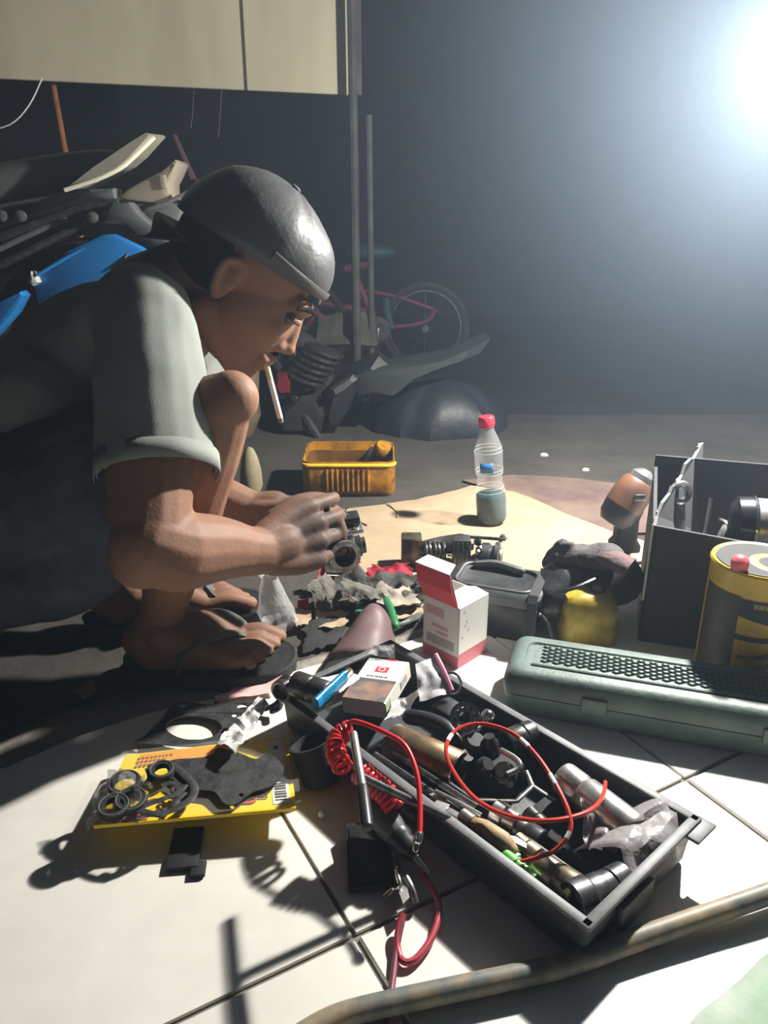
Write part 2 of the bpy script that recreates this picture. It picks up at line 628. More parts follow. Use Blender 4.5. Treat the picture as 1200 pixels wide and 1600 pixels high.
# loose mortar crumbs and paper scraps on the concrete
cr = [(128, 1078, 0.014), (352, 1086, 0.008), (330, 1098, 0.006), (372, 1070, 0.007), (690, 655, 0.012), (850, 712, 0.012), (915, 735, 0.010)]
lab = ['torn beige cardboard scrap in the dark beside the heel', 'grey mortar crumb at the broken tile edge', 'small mortar crumb near the gasket',
       'mortar crumb beside the pink paper', 'pale stone by the dark tarpaulin', 'pale paper scrap on the far concrete', 'pale chip on the concrete beyond the drill']
for (x, y, s), l in zip(cr, lab):
    bm = NB()
    if s > 0.013:
        P = [(112, 1080), (124, 1072), (143, 1060), (147, 1064), (150, 1076), (143, 1086), (129, 1093), (124, 1086)]
        prism(bm, [G(a, b, 0.004) + V((0, 0, 0.004 * noise.noise(V((a * .1, b * .1, 0))))) for a, b in P], V((0, 0, -0.002)))
        tag(obj('cardboard_scrap', bm, M_CARD), l, 'scrap')
        continue
    c = G(x, y, TZ)
    n = 9
    for zz in (0,):
        loft(bm, [[c + V((math.cos(k * 6.283 / n) * s * q * (1 + .4 * noise.noise(V((k, x, q)))), math.sin(k * 6.283 / n) * s * q * .7, hh)) for k in range(n)]
                  for q, hh in ((1, 0.0), (0.9, s * .35), (0.45, s * .6))])
    tag(obj('stone_chip' if s > .009 else 'mortar_crumb', bm, M_CONC if s < .009 else M_GREYC, smooth=False), l, 'debris')

# ------------------------------------------------------------------ hanging board with its post
A, B = D(-330, 112, 1.86), D(552, 150, 2.26)
zb = 0.914
A.z = B.z = zb
ax_ = (B - A).normalized()
nrm = V((ax_.y, -ax_.x, 0))
root = thing('board_partition', 'faded beige board partition hanging above the motorcycle, with grey post', 'partition', V((B.x, B.y, TZ)))


def along(px):
    t = (D(px, 140, 1).x) / (D(px, 140, 1).y)     # slope x/y of that line of sight
    s = (t * A.y - A.x) / (ax_.x - t * ax_.y)
    return s


s0, s1, s2 = 0.0, along(383), along(551)
for a, b in ((s0, s1 - 0.004), (s1 + 0.004, s2)):
    bm = NB()
    c = A + ax_ * (a + b) / 2
    box(bm, (c.x, c.y, zb + 0.45), (b - a, 0.018, 0.9), (ax_, V((-ax_.y, ax_.x, 0)), V((0, 0, 1))), bev=0.002, seg=1)
    obj('board', bm, M_PANEL, root, smooth=False)
bm = NB()
c = A + ax_ * s1
box(bm, (c.x, c.y, zb + 0.45), (0.02, 0.008, 0.9), (ax_, V((-ax_.y, ax_.x, 0)), V((0, 0, 1))))
obj('seam_strip', bm, M_POST, root, smooth=False)
for px, d, r, z1 in ((555, 2.29, 0.013, 1.9), (580, 2.33, 0.010, 0.86)):
    bm = NB()
    p = D(px, 300, d)
    q = D(px + (8 if px < 570 else 4), 600, d)
    tube(bm, [V((p.x, p.y, TZ)), V((p.x - 0.006, p.y, z1))], r, 8, 1)
    obj('post', bm, M_POST, root)
bm = NB()
c = A + ax_ * (s2 + 0.01)
box(bm, (c.x, c.y, zb + 0.49), (0.03, 0.03, 0.98), (ax_, V((-ax_.y, ax_.x, 0)), V((0, 0, 1))), bev=0.003)
obj('end_batten', bm, M_POST, root)

bm = NB()
p0, p1 = D(82, 128, 2.12), D(104, 250, 2.10)
k = (p1 - p0) * ((TZ - p0.z) / (p1.z - p0.z))
tube(bm, [p0, V((p0 + k).to_tuple())], 0.0085, 10, 1)
tag(obj('wooden_pole', bm, M_COPPER), 'slim reddish-brown pole leaning behind the motorcycle seat', 'pole')
bm = NB()
tube(bm, [D(66, 122, 1.95), D(45, 165, 1.96), D(15, 195, 1.97), D(-30, 205, 1.98)], 0.0018, 6)
tag(obj('cable', bm, M_WHITE), 'thin pale cable dangling from the beige board', 'cable')
for x, l in ((301, 'short thin string hanging left under the board'), (344, 'longer thin string hanging right under the board')):
    bm = NB()
    tube(bm, [D(x + 2, 140, 2.17), D(x, 175, 2.17), D(x - 3, 215 if x > 320 else 200, 2.17)], 0.0013, 6)
    tag(obj('string', bm, M_GREYP), l, 'string')

# brown sack standing behind the motorcycle, with a stick in it
root = thing('sack', 'dull brown sack standing in the dark behind the motorcycle tail', 'sack', D(322, 300, 2.0) * 1)
c = D(322, 300, 2.0)
root.location = V((c.x, c.y, TZ))
bm = NB()
rings = []
for q, r in ((0, .10), (.05, .125), (.25, .13), (.45, .12), (.58, .10), (.655, .062), (.68, .03)):
    rings.append([V((c.x + math.cos(k * .2618) * r * .85 * (1 + .12 * noise.noise(V((k * .7, q * 6, 2)))), c.y + math.sin(k * .2618) * r * .8 * (1 + .1 * noise.noise(V((k * .7, q * 6, 7)))), TZ + q)) for k in range(24)])
loft(bm, rings)
obj('sack_body', bm, mat('burlap', (0.17, 0.125, 0.075), 0.95, var=.3, scale=10, bump=.5, bscale=120), root)
bm = NB()
tube(bm, [D(302, 285, 2.0), D(272, 213, 2.02)], [0.012, 0.008], 8, 1)
obj('stick', bm, mat('purple_brown', (0.08, 0.04, 0.055), .7), root)


# ------------------------------------------------------------------ motorcycle behind the man
def slab(pts, d, thick, m, name, parent, y_up=True, ang=.5):
    """panel outline at viewing distance d with real thickness along the bike's width"""
    bm = NB()
    P = [D(x, y, d) for x, y in pts]
    y0 = sum(p.y for p in P) / len(P)
    P = [V((p.x, y0, p.z)) for p in P]
    prism(bm, P, V((0, thick, 0)))
    bmesh.ops.recalc_face_normals(bm, faces=bm.faces)
    bmesh.ops.bevel(bm, geom=[e for e in bm.edges if abs((e.verts[0].co - e.verts[1].co).y) < 1e-6], offset=min(.008, thick * .3), segments=2, affect='EDGES', profile=.5)
    return obj(name, bm, m, parent, ang=ang)


MD = 1.58
bike = thing('motorcycle', 'blue motorcycle with dark seat and uncovered tail behind the squatting man', 'motorcycle', V((-0.62, 1.6, TZ)))
# seat
bm = NB()
rings = []
for x, yt, yb, w in ((-420, 292, 400, .10), (-260, 282, 392, .115), (-120, 276, 372, .12), (0, 260, 345, .12), (60, 249, 325, .115), (110, 241, 306, .105), (150, 236, 285, .085), (176, 235, 262, .06), (184, 237, 246, .03)):
    t, b = D(x, yt, MD + .1), D(x, yb, MD + .1)
    c, h = (t + b) / 2, (t.z - b.z) / 2
    rings.append([V((c.x, c.y + w * (abs(math.cos(a)) ** .7) * math.copysign(1, math.cos(a)), c.z + h * (abs(math.sin(a)) ** .7) * math.copysign(1, math.sin(a)))) for a in [k * math.tau / 24 for k in range(24)]])
loft(bm, rings)
obj('seat', bm, M_SEAT, bike)
# pale plate standing off the tail
bm = NB()
P = [D(x, y, MD - .04) for x, y in ((100, 297), (118, 296), (186, 263), (206, 248), (241, 214), (236, 211), (214, 223), (150, 262))]
y0 = P[0].y
P = [V((p.x, y0, p.z)) for p in P]
prism(bm, P, V((0.0, 0.13, 0.008)))
pl = obj('tail_plate', bm, M_CREAM, bike, smooth=False)
bm = NB()
tube(bm, [D(101, 297, MD - .045), D(150, 281, MD - .045), D(186, 264, MD - .045), D(206, 248, MD - .045), D(241, 214, MD - .045)], .0045, 8, 2)
obj('plate_highlight', bm, mat('highlight_rim', (0.74, 0.72, 0.58), .3), pl)  # plate's edge highlight put into a pale rim colour
# tail lamp lens
lens = slab([(182, 308), (200, 294), (225, 281), (252, 269), (276, 250), (281, 254), (272, 272), (263, 287), (262, 300), (268, 311), (250, 314), (232, 317), (196, 313)], MD - .03, .10, M_LENS, 'tail_lens', bike)
bm = NB()
box(bm, D(255, 284, MD - .035), (.012, .008, .025), bev=.002)
obj('bulb_reflector', bm, M_LENS, lens)
# grey box and frame rails
slab([(138, 296), (178, 294), (180, 312), (160, 319), (140, 318)], MD - .03, .06, M_GREYP, 'relay_box', bike)
slab([(-420, 470), (-200, 410), (0, 352), (100, 318), (150, 302), (190, 318), (140, 345), (60, 385), (0, 420), (-200, 500), (-420, 560)], MD, .16, M_BLACK, 'under_tray', bike)
for P, r, m, n in (([(0, 372), (60, 350), (140, 322), (185, 318)], .010, M_DARKSTEEL, 'frame_rail'), ([(0, 415), (60, 385), (110, 360), (150, 342)], .008, M_DARKSTEEL, 'frame_rail'),
                   ([(-20, 398), (50, 365), (105, 342)], .006, M_GREYP, 'wire_loom')):
    bm = NB()
    tube(bm, [D(x, y, MD - .03) for x, y in P], r, 8)
    obj(n, bm, m, bike)
for x, y in ((5, 338), (34, 338), (146, 340)):
    bm = NB()
    lathe(bm, D(x, y, MD - .05), (0, -1, 0), [(0, .011), (.008, .011), (.01, .006)], 10)
    obj('bolt', bm, M_STEEL, bike)
# mudguard bracket and dark housing
slab([(180, 318), (205, 316), (222, 338), (284, 392), (283, 402), (270, 402), (230, 380), (196, 352), (160, 350), (168, 330)], MD - .05, .05, M_GREYP, 'mudguard_bracket', bike)
slab([(212, 318), (262, 316), (284, 328), (276, 352), (258, 372), (240, 366), (222, 345)], MD, .09, mat('grey_housing', (.11, .12, .115), .5), 'lamp_housing', bike)
bm = NB()
tube(bm, [D(232, 327, MD - .03), D(258, 318, MD - .03), D(294, 300, MD - .03)], .004, 8)
obj('indicator_stalk', bm, M_GREYP, bike)
# blue panels
side = slab([(44, 440), (56, 426), (110, 390), (165, 366), (182, 366), (222, 386), (240, 402), (228, 420), (196, 440), (120, 470), (50, 480)], MD - .04, .06, M_BLUE, 'side_panel', bike)
bm = NB()
tube(bm, [D(58, 430, MD - .05), D(112, 398, MD - .05), D(150, 380, MD - .05)], .0035, 8)
obj('panel_ridge', bm, M_BLUE, side)
bm = NB()
tube(bm, [D(208, 384, MD - .048), D(196, 402, MD - .048), D(188, 416, MD - .048)], .0018, 6)
obj('panel_seam', bm, M_GREYP, side)
slab([(40, 442), (48, 424), (55, 430), (58, 442), (48, 448)], MD - .05, .05, mat('scuffed_edge', (.45, .47, .48), .5), 'scuffed_corner', bike)
slab([(272, 334), (288, 320), (310, 321), (315, 333), (307, 345), (285, 344)], MD + .02, .05, M_BLUE, 'tail_panel', bike)
slab([(-40, 505), (0, 470), (34, 455), (40, 462), (20, 490), (-20, 530)], MD - .04, .05, M_BLUE, 'lower_panel', bike)
# wheels, swing arm, engine below (behind the man)
for X, nme in ((-0.62, 'rear_wheel'), (-1.82, 'front_wheel')):
    bm = NB()
    torus(bm, (X, 1.76, TZ + .275), (0, 1, 0), .23, .045, 36, 10)
    w = obj(nme, bm, M_RUBBER, bike)
    bm = NB()
    torus(bm, (X, 1.76, TZ + .275), (0, 1, 0), .185, .012, 36, 8)
    lathe(bm, (X, 1.72, TZ + .275), (0, 1, 0), [(0, .03), (.08, .03)], 16)
    for k in range(6):
        a = k * math.tau / 6
        tube(bm, [(X, 1.76, TZ + .275), (X + math.cos(a) * .18, 1.76, TZ + .275 + math.sin(a) * .18)], .009, 6, 1)
    obj('rim', bm, M_DARKSTEEL, w)
bm = NB()
tube(bm, [(-.62, 1.69, .27), (-1.0, 1.69, .3), (-1.1, 1.71, .32)], .018, 8)
tube(bm, [(-.62, 1.83, .27), (-1.0, 1.83, .3), (-1.1, 1.81, .32)], .018, 8)
tube(bm, [(-.75, 1.74, .56), (-1.05, 1.76, .5), (-1.2, 1.76, .35)], .02, 8)
tube(bm, [(-.66, 1.70, .3), (-.74, 1.72, .54)], .02, 8)
obj('frame', bm, M_BLACKM, bike)
bm = NB()
box(bm, (-1.18, 1.76, .26), (.3, .2, .2), bev=.03)
lathe(bm, (-1.35, 1.76, .3), (-.9, 0, .3), [(0, .06), (.02, .075), (.03, .06), (.05, .075), (.06, .06), (.08, .075), (.09, .06), (.12, .07)], 16)
obj('engine', bm, M_OILY, bike)
bm = NB()
tube(bm, [D(-12, 556, MD - .1), D(8, 540, MD - .1), D(36, 516, MD - .1)], .005, 8)
obj('chrome_trim', bm, M_CHROME, bike)

# ------------------------------------------------------------------ small pink bicycle far behind
BD = 3.05
byc = thing('bicycle', "small pink bicycle standing in the dark behind the heap of parts", 'bicycle', V((D(640, 580, BD).x, D(640, 580, BD).y, TZ)))
yb = D(660, 515, BD).y


def BP(x, y, dy=0.0):
    p = D(x, y, BD)
    return V((p.x, yb + dy, p.z))


for (x, y), nme in (((664, 512), 'rear_wheel'), ((478, 512), 'front_wheel')):
    c = BP(x, y)
    R = max(.1, c.z - TZ - .016)
    bm = NB()
    torus(bm, c, (0.06, 1, 0), R, .016, 36, 8)
    w = obj(nme, bm, M_RUBBER, byc)
    bm = NB()
    torus(bm, c, (0.06, 1, 0), R - .02, .006, 32, 6)
    lathe(bm, c + V((0, -.03, 0)), (0, 1, 0), [(0, .014), (.06, .014)], 10)
    for k in range(12):
        a = k * math.tau / 12
        tube(bm, [c, c + V((math.cos(a) * (R - .02), 0, math.sin(a) * (R - .02)))], .0014, 5, 1)
    obj('rim', bm, M_DARKSTEEL, w)
for P, r, m, n in (([(540, 419), (556, 414), (577, 411)], .016, M_PINK, 'saddle_post_clamp'), ([(556, 430), (566, 455), (578, 484), (590, 512)], .017, M_PINK, 'seat_tube'),
                   ([(503, 472), (535, 478), (572, 484)], .014, M_PINK, 'top_tube'), ([(493, 486), (512, 499), (545, 507), (590, 512)], .014, M_PINK, 'down_tube'),
                   ([(571, 452), (620, 462), (676, 482)], .008, M_PINK, 'seat_stay'), ([(590, 512), (640, 508), (668, 500), (680, 482)], .009, M_PINK, 'chain_stay'),
                   ([(603, 462), (604, 485), (612, 512)], .016, M_TEAL, 'water_bottle'), ([(497, 480), (486, 500), (478, 512)], .012, M_PINK, 'fork'),
                   ([(500, 474), (506, 440), (512, 420)], .012, M_STEEL, 'handlebar_stem')):
    bm = NB()
    tube(bm, [BP(x, y, .0 if n != 'water_bottle' else -.03) for x, y in P], r, 8)
    obj(n, bm, m, byc)
bm = NB()
ellipsoid(bm, BP(578, 392), (.10, .06, .035))
obj('saddle', bm, M_TEAL, byc)
bm = NB()
tube(bm, [BP(512, 420, -.18), BP(510, 416, -.1), BP(512, 420, 0), BP(510, 416, .1), BP(512, 420, .18)], .01, 8)
obj('handlebar', bm, M_STEEL, byc)
bm = NB()
lathe(bm, BP(590, 512, -.05), (0, 1, 0), [(0, .05), (.006, .05)], 18)
box(bm, BP(590, 528, -.06), (.014, .012, .09), bev=.002)
obj('crank', bm, M_DARKSTEEL, byc)

# ------------------------------------------------------------------ dark scooter shell and engine lying in the back
SD = 2.2
yf = D(600, 620, SD).y
sh = thing('scooter_fairing', 'dark plastic scooter fairing and engine lying in the shadows behind the crate', 'motor part', V((D(560, 690, SD).x, yf, TZ)))


def fair(pts, thick, m, name, dy=0.0, bulge=0.03):
    bm = NB()
    P = [D(x, y, SD) for x, y in pts]
    P = [V((p.x, yf + dy, max(p.z, TZ + .001))) for p in P]
    cx = sum((p for p in P), V((0, 0, 0))) / len(P)
    n = len(P)
    front = [V((cx.x + (p.x - cx.x) * .72, p.y - bulge, cx.z + (p.z - cx.z) * .72)) for p in P]
    back = [p + V((0, thick, 0)) for p in P]
    loft(bm, [front, P, back])
    return obj(name, bm, m, sh, ang=.6)


fair([(500, 668), (512, 618), (524, 596), (560, 568), (592, 552), (606, 566), (602, 590), (560, 604), (548, 636), (520, 686), (505, 690)], .10, M_DARKFAIR, 'leg_shield')
fair([(553, 582), (596, 568), (640, 560), (700, 548), (760, 521), (745, 545), (690, 566), (645, 586), (612, 616), (600, 624), (560, 616)], .12, mat('grey_fairing', (.034, .04, .042), .45, var=.2, scale=10), 'tail_wing', -.03)
fair([(519, 600), (552, 578), (560, 584), (540, 602), (522, 612)], .03, mat('lit_grey', (.08, .09, .09), .45), 'lit_trim', -.06, .012)  # lit strip of the fairing, highlight put into a paler grey
fair([(430, 680), (436, 640), (470, 610), (500, 616), (515, 650), (505, 692), (450, 694)], .16, M_BLACKM, 'engine_case', .02, .05)
fair([(432, 600), (436, 580), (452, 576), (462, 590), (455, 612), (440, 614)], .06, mat('dark_red_lens', (.16, .015, .02), .3), 'rear_lens', -.02, .02)
for k in range(6):
    bm = NB()
    c = D(478 + k * 6, 590 - k * 9, SD)
    lathe(bm, (c.x, yf, c.z), (.35, 0, .94), [(0, .058), (.008, .058)], 16)
    obj('cooling_fin', bm, M_OILY, sh)
bm = NB()
c = D(452, 632, SD + .12)
torus(bm, (c.x, c.y, TZ + .145), (0.25, 1, 0), .11, .035, 28, 10)
obj('wheel', bm, M_RUBBER, sh)
bm = NB()
tube(bm, [D(420, 555, SD), D(440, 580, SD), D(470, 640, SD), D(500, 690, SD)], .014, 8)
tube(bm, [D(455, 545, SD - .04), D(470, 575, SD - .04), D(480, 610, SD - .03)], .012, 8)
obj('cable_loom', bm, M_BLACK, sh)
# olive bag behind the fairing
bm = NB()
cloth(bm, [D(494, 548, 2.5), D(590, 545, 2.5), D(586, 498, 2.52), D(500, 505, 2.52)], 12, 8, .03, 9, 3, .03)
tag(obj('canvas_bag', bm, mat('olive_canvas', (.055, .056, .045), .9, var=.3, scale=12)), 'olive canvas bag slumped on the heap below the bicycle frame', 'bag')
# dark tarpaulin heap
bm = NB()
rings = []
c = D(690, 690, 2.18)
for q, sx, sy in ((0, .2, .13), (.04, .195, .125), (.09, .15, .10), (.13, .09, .06), (.145, .03, .02)):
    rings.append([V((c.x + .0 + math.cos(k * math.tau / 40) * sx * (1 + .22 * noise.noise(V((math.cos(k * math.tau / 40) * 2, math.sin(k * math.tau / 40) * 2, q * 5)))),
                     c.y + .12 + math.sin(k * math.tau / 40) * sy * (1 + .2 * noise.noise(V((math.cos(k * math.tau / 40) * 3, math.sin(k * math.tau / 40) * 3, q * 5 + 4)))), TZ + q)) for k in range(40)])
loft(bm, rings)
tag(obj('tarpaulin', bm, M_TARP), 'dark navy tarpaulin heaped on the concrete behind the bottle', 'tarpaulin')
# pale rag just behind the knee
bm = NB()
c = D(392, 740, 1.75)
cz = D(392, 700, 1.75).z
lathe(bm, (c.x, c.y, TZ), (0, 0, 1), [(0, .02), (.015, .026), (.05, .024), (.08, .018), (.1, .01), (.105, .004)], 14)
tag(obj('cloth_bundle', bm, mat('cream_cloth', (.26, .225, .14), .9, var=.2, scale=30)), 'small cream cloth bundle standing behind the shin', 'cloth')


# ------------------------------------------------------------------ the man
man = thing('person', 'man in grey t-shirt, backwards cap and flip-flops squatting over a carburettor', 'person', V((-0.40, 0.95, TZ)))

HIP_R, HIP_L = V((-.52, .905, .215)), V((-.52, 1.065, .215))
KNEE_R = D(343, 634, .865)
KNEE_L = V((-.255, 1.135, .40))
ANK_R = G(252, 962, .085)
ANK_L = V((-.39, 1.03, .085))
SH_R = D(232, 492, .885)
SH_L = V((-.25, 1.165, .445))
ELB_R = D(236, 850, .815)
ELB_L = V((-.33, 1.0, .255))
WR_R = D(408, 862, .928)
WR_L = D(396, 800, 1.05)
HEAD = D(374, 432, .985)
HF = V((.745, .05, -.665)).normalized()       # the way the face looks
HU = V((.66, .06, .75))
HU = (HU - HF * HU.dot(HF)).normalized()
HS = HF.cross(HU).normalized()                # his right side, towards the camera
if HS.y > 0:
    HS = -HS


def HP(f, u, s=0.0):
    return HEAD + HF * f + HU * u + HS * s


def capsule(bm, a, b, ra, rb, seg=14, mid=None, flat=1.0, hint=V((0, 0, 1))):
    pts = [V(a)] + ([V(m[0]) for m in mid] if mid else []) + [V(b)]
    rs = [ra] + ([m[1] for m in mid] if mid else []) + [rb]
    tube(bm, pts, rs, seg, 4 if mid else 1, True, flat, hint, rounded=True)


body = NB()
# trunk
NECK = HP(-.075, -.10)
tube(body, [V((-.565, .985, .16)), V((-.53, .985, .215)), V((-.45, .99, .315)), V((-.355, 1.01, .405)), NECK],
     [.10, .095, .085, .082, .05], 18, 4, rounded=True)
capsule(body, SH_R + V((-.01, .01, -.008)), SH_L + V((-.02, 0, -.01)), .042, .042)
# neck and head
capsule(body, NECK, HP(-.03, -.02), .052, .052)
ellipsoid(body, HP(-.006, .036), (.088, .076, .073), (HF, HU, HS))
ellipsoid(body, HP(.03, -.02), (.066, .072, .063), (HF, HU, HS))
ellipsoid(body, HP(.040, -.060), (.047, .042, .050), (HF, HU, HS))
ellipsoid(body, HP(.075, -.090), (.019, .018, .024), (HF, HU, HS))            # chin
for s in (-1, 1):
    capsule(body, HP(-.012, -.055, .05 * s), HP(.068, -.09, .018 * s), .020, .016)   # jaw line
    ellipsoid(body, HP(.062, -.018, .036 * s), (.024, .020, .020), (HF, HU, HS))     # cheek bone
    capsule(body, HP(.078, .026, .034 * s), HP(.088, .024, .008 * s), .012, .012)    # brow
    # ear: rim, lobe
    e = [HP(.003, .016, .070 * s), HP(-.009, .022, .077 * s), HP(-.020, .011, .080 * s), HP(-.018, -.010, .077 * s), HP(-.008, -.028, .071 * s), HP(.0, -.020, .068 * s)]
    tube(body, e, [.005, .0055, .0055, .005, .0065, .0045], 8, 3, rounded=True)
    ellipsoid(body, HP(-.006, -.002, .068 * s), (.014, .021, .008), (HF, HU, HS))
capsule(body, HP(.084, .018), HP(.100, -.028), .009, .0125, mid=[(HP(.093, -.006), .0105)])   # nose bridge
ellipsoid(body, HP(.102, -.029), (.0125, .0105, .0135), (HF, HU, HS))
for s in (-1, 1):
    ellipsoid(body, HP(.091, -.034, .013 * s), (.011, .009, .008), (HF, HU, HS))
capsule(body, HP(.086, -.058, -.022), HP(.086, -.058, .022), .008, .008, mid=[(HP(.094, -.057), .0095)])    # lips
capsule(body, HP(.083, -.070, -.018), HP(.083, -.070, .018), .008, .008, mid=[(HP(.090, -.070), .009)])

# right arm
UA = ELB_R - SH_R
capsule(body, SH_R, ELB_R, .046, .040, mid=[(SH_R + UA * .35 + V((0, -.004, 0)), .049), (SH_R + UA * .72, .047)])
FA = WR_R - ELB_R
capsule(body, ELB_R, WR_R, .043, .0285, mid=[(ELB_R + FA * .22 + V((.0, -.004, -.004)), .046), (ELB_R + FA * .55, .039), (ELB_R + FA * .82, .031)])
ellipsoid(body, ELB_R + V((-.012, .0, -.016)), (.034, .034, .034))
# left arm
capsule(body, SH_L, ELB_L, .050, .040)
FL = WR_L - ELB_L
capsule(body, ELB_L, WR_L, .041, .027, mid=[(ELB_L + FL * .3, .042), (ELB_L + FL * .7, .033)])
# legs
for hip, kn, an in ((HIP_R, KNEE_R, ANK_R), (HIP_L, KNEE_L, ANK_L)):
    th = kn - hip
    sn = an - kn
    back = V((-1, 0, -.25)).normalized()
    capsule(body, hip, kn, .078, .037, mid=[(hip + th * .5, .064), (hip + th * .85, .043)])
    capsule(body, kn + sn * .02, an, .037, .031, mid=[(kn + sn * .18 + back * .006, .045), (kn + sn * .42 + back * .012, .049), (kn + sn * .7 + back * .006, .039), (kn + sn * .9, .031)])
    ellipsoid(body, kn - th.normalized() * -.012 + V((.004, 0, .004)), (.031, .031, .031))       # kneecap


# feet
def foot(toe, ank, side):
    """side = +1: big toe on the +y side of the pointing direction"""
    f = V((toe.x - ank.x, toe.y - ank.y, 0)).normalized()
    l = V((-f.y, f.x, 0))
    zs = .022
    heel = V((ank.x, ank.y, 0)) - f * .045
    L = (V((toe.x, toe.y, 0)) - heel).dot(f)
    q = lambda a, b, z: heel + f * a * L + l * b + V((0, 0, zs + z))
    capsule(body, q(.10, 0, .028), q(.26, 0, .03), .030, .032)
    capsule(body, V((ank.x, ank.y, ank.z)), q(.16, 0, .035), .031, .032)
    # instep
    for b, hgt in ((-.026, .018), (-.008, .026), (.010, .029), (.026, .026)):
        capsule(body, q(.25, b * .6, .045), q(.70, b * side * 1.15, .014), .026, .015, mid=[(q(.5, b * side * .9, .010 + hgt), .021)])
    capsule(body, q(.15, -.012, .012), q(.72, -.03 * side, .010), .022, .014)
    toes = [(.035, 1.0, .0115), (.014, .985, .0085), (-.004, .945, .008), (-.021, .90, .0077), (-.037, .845, .0078)]
    for b, e, r in toes:
        b *= side
        capsule(body, q(.70, b * .92, .012), q(e - .03, b, .006), r * 1.15, r, mid=[(q((.70 + e) / 2, b * .98, .017), r * 1.02)])
        ellipsoid(body, q(e - .028, b, .006), (r * 1.25, r * 1.1, r * .95), (f, l, V((0, 0, 1))), 10, 8)
    return heel, f, l, L, q


FR = foot(G(437, 1012, .03), ANK_R, 1)
FLf = foot(G(390, 924, .03), ANK_L, -1)


# hands
def finger(bm, k, dirs, lens, rads):
    p = V(k)
    pts = [p]
    for d, L in zip(dirs, lens):
        p = p + d.normalized() * L
        pts.append(p)
    tube(bm, pts, rads, 10, 3, rounded=True)
    return pts[-1]


def hand(bm, wr, fw, up, pn, curl, thumb):
    """fw: along the metacarpals, up: towards the index side, pn: way the palm faces"""
    fw = fw.normalized()
    up = (up - fw * up.dot(fw)).normalized()
    pn = (pn - fw * pn.dot(fw) - up * pn.dot(up)).normalized()
    capsule(bm, wr, wr + fw * .03, .027, .026, flat=1.0)
    tips = []
    spread = [.0335, .0112, -.0112, -.0325]
    lenm = [.083, .085, .080, .072]
    fl = [(.040, .024, .019), (.043, .027, .020), (.040, .025, .019), (.031, .019, .017)]
    for i in range(4):
        k = wr + fw * lenm[i] + up * spread[i] + pn * (-.004 if i in (1, 2) else 0)
        capsule(bm, wr + fw * .012 + up * spread[i] * .55, k, .017, .0125, mid=[(wr + fw * .045 + up * spread[i] * .85 + pn * .003, .0165)])
        c = curl[i]
        dirs = [fw * math.cos(a) + pn * math.sin(a) - up * (.02 * (i - 1.5)) for a in (c[0], c[0] + c[1], c[0] + c[1] + c[2])]
        r = .0087 if i < 3 else .0077
        tips.append(finger(bm, k, dirs, fl[i], [r * 1.12, r * 1.03, r * .95, r * .82]))
    # heel of the palm and thumb
    capsule(bm, wr + fw * .02 + up * .018 + pn * .012, wr + fw * .05 + up * .028 + pn * .014, .019, .016)
    capsule(bm, wr + fw * .02 - up * .016 + pn * .010, wr + fw * .055 - up * .022 + pn * .010, .018, .014)
    t0 = wr + fw * .035 + up * .032 + pn * .014
    tips.append(finger(bm, t0, thumb, (.036, .030, .024), [.0135, .0118, .0108, .0085]))
    return tips


CARB = D(531, 850, 1.02)
fwR = V((.78, .62, .05)).normalized()
TIPS_R = hand(body, WR_R, fwR, V((.0, .50, .86)), V((-.2, .8, -.55)),
              [(.25, .6, .35), (.35, .75, .4), (.45, .85, .5), (.55, .95, .5)],
              (V((.75, .75, .35)), V((.75, .65, .0)), V((.8, .5, -.2))))
fwL = V((.97, -.06, .16)).normalized()
TIPS_L = hand(body, WR_L, fwL, V((0, -1, .25)), V((.2, 0, -1)),
              [(.55, .75, .45), (.55, .8, .5), (.6, .85, .55), (.7, .9, .5)],
              (V((.8, -.45, -.45)), V((.9, -.1, -.4)), V((.9, 0, -.3))))

bm = remesh_obj(body, .0030, 4, .5)
lay = bm.loops.layers.color.new('grime')
hc = [WR_R + fwR * .08, WR_L + fwL * .08]
fc = [FR[4](.5, 0, 0), FLf[4](.5, 0, 0)]
for v in bm.verts:
    g = max([0] + [max(0, 1 - ((v.co - c).length - .03) / .12) for c in hc]) * 1.0
    g = max(g, max([0] + [max(0, 1 - ((v.co - c).length - .09) / .07) for c in fc]) * .45)
    g = min(1, max(0, g))
    if (v.co - HEAD).dot(HU) > .028 and abs((v.co - HEAD).length) < .14:
        pass
    for l in v.link_loops:
        l[lay] = (g, g, g, 1)
nt = M_SKIN.node_tree
p = nt.nodes['Principled BSDF']
src = p.inputs['Base Color'].links[0].from_socket
at = nt.nodes.new('ShaderNodeVertexColor')
at.layer_name = 'grime'
mx = nt.nodes.new('ShaderNodeMix')
mx.data_type = 'RGBA'
nt.links.new(at.outputs['Color'], mx.inputs[0])
nt.links.new(src, mx.inputs[6])
mx.inputs[7].default_value = (.085, .054, .045, 1)
nt.links.new(mx.outputs[2], p.inputs['Base Color'])
skin = obj('body', bm, M_SKIN, man, ang=3.2)
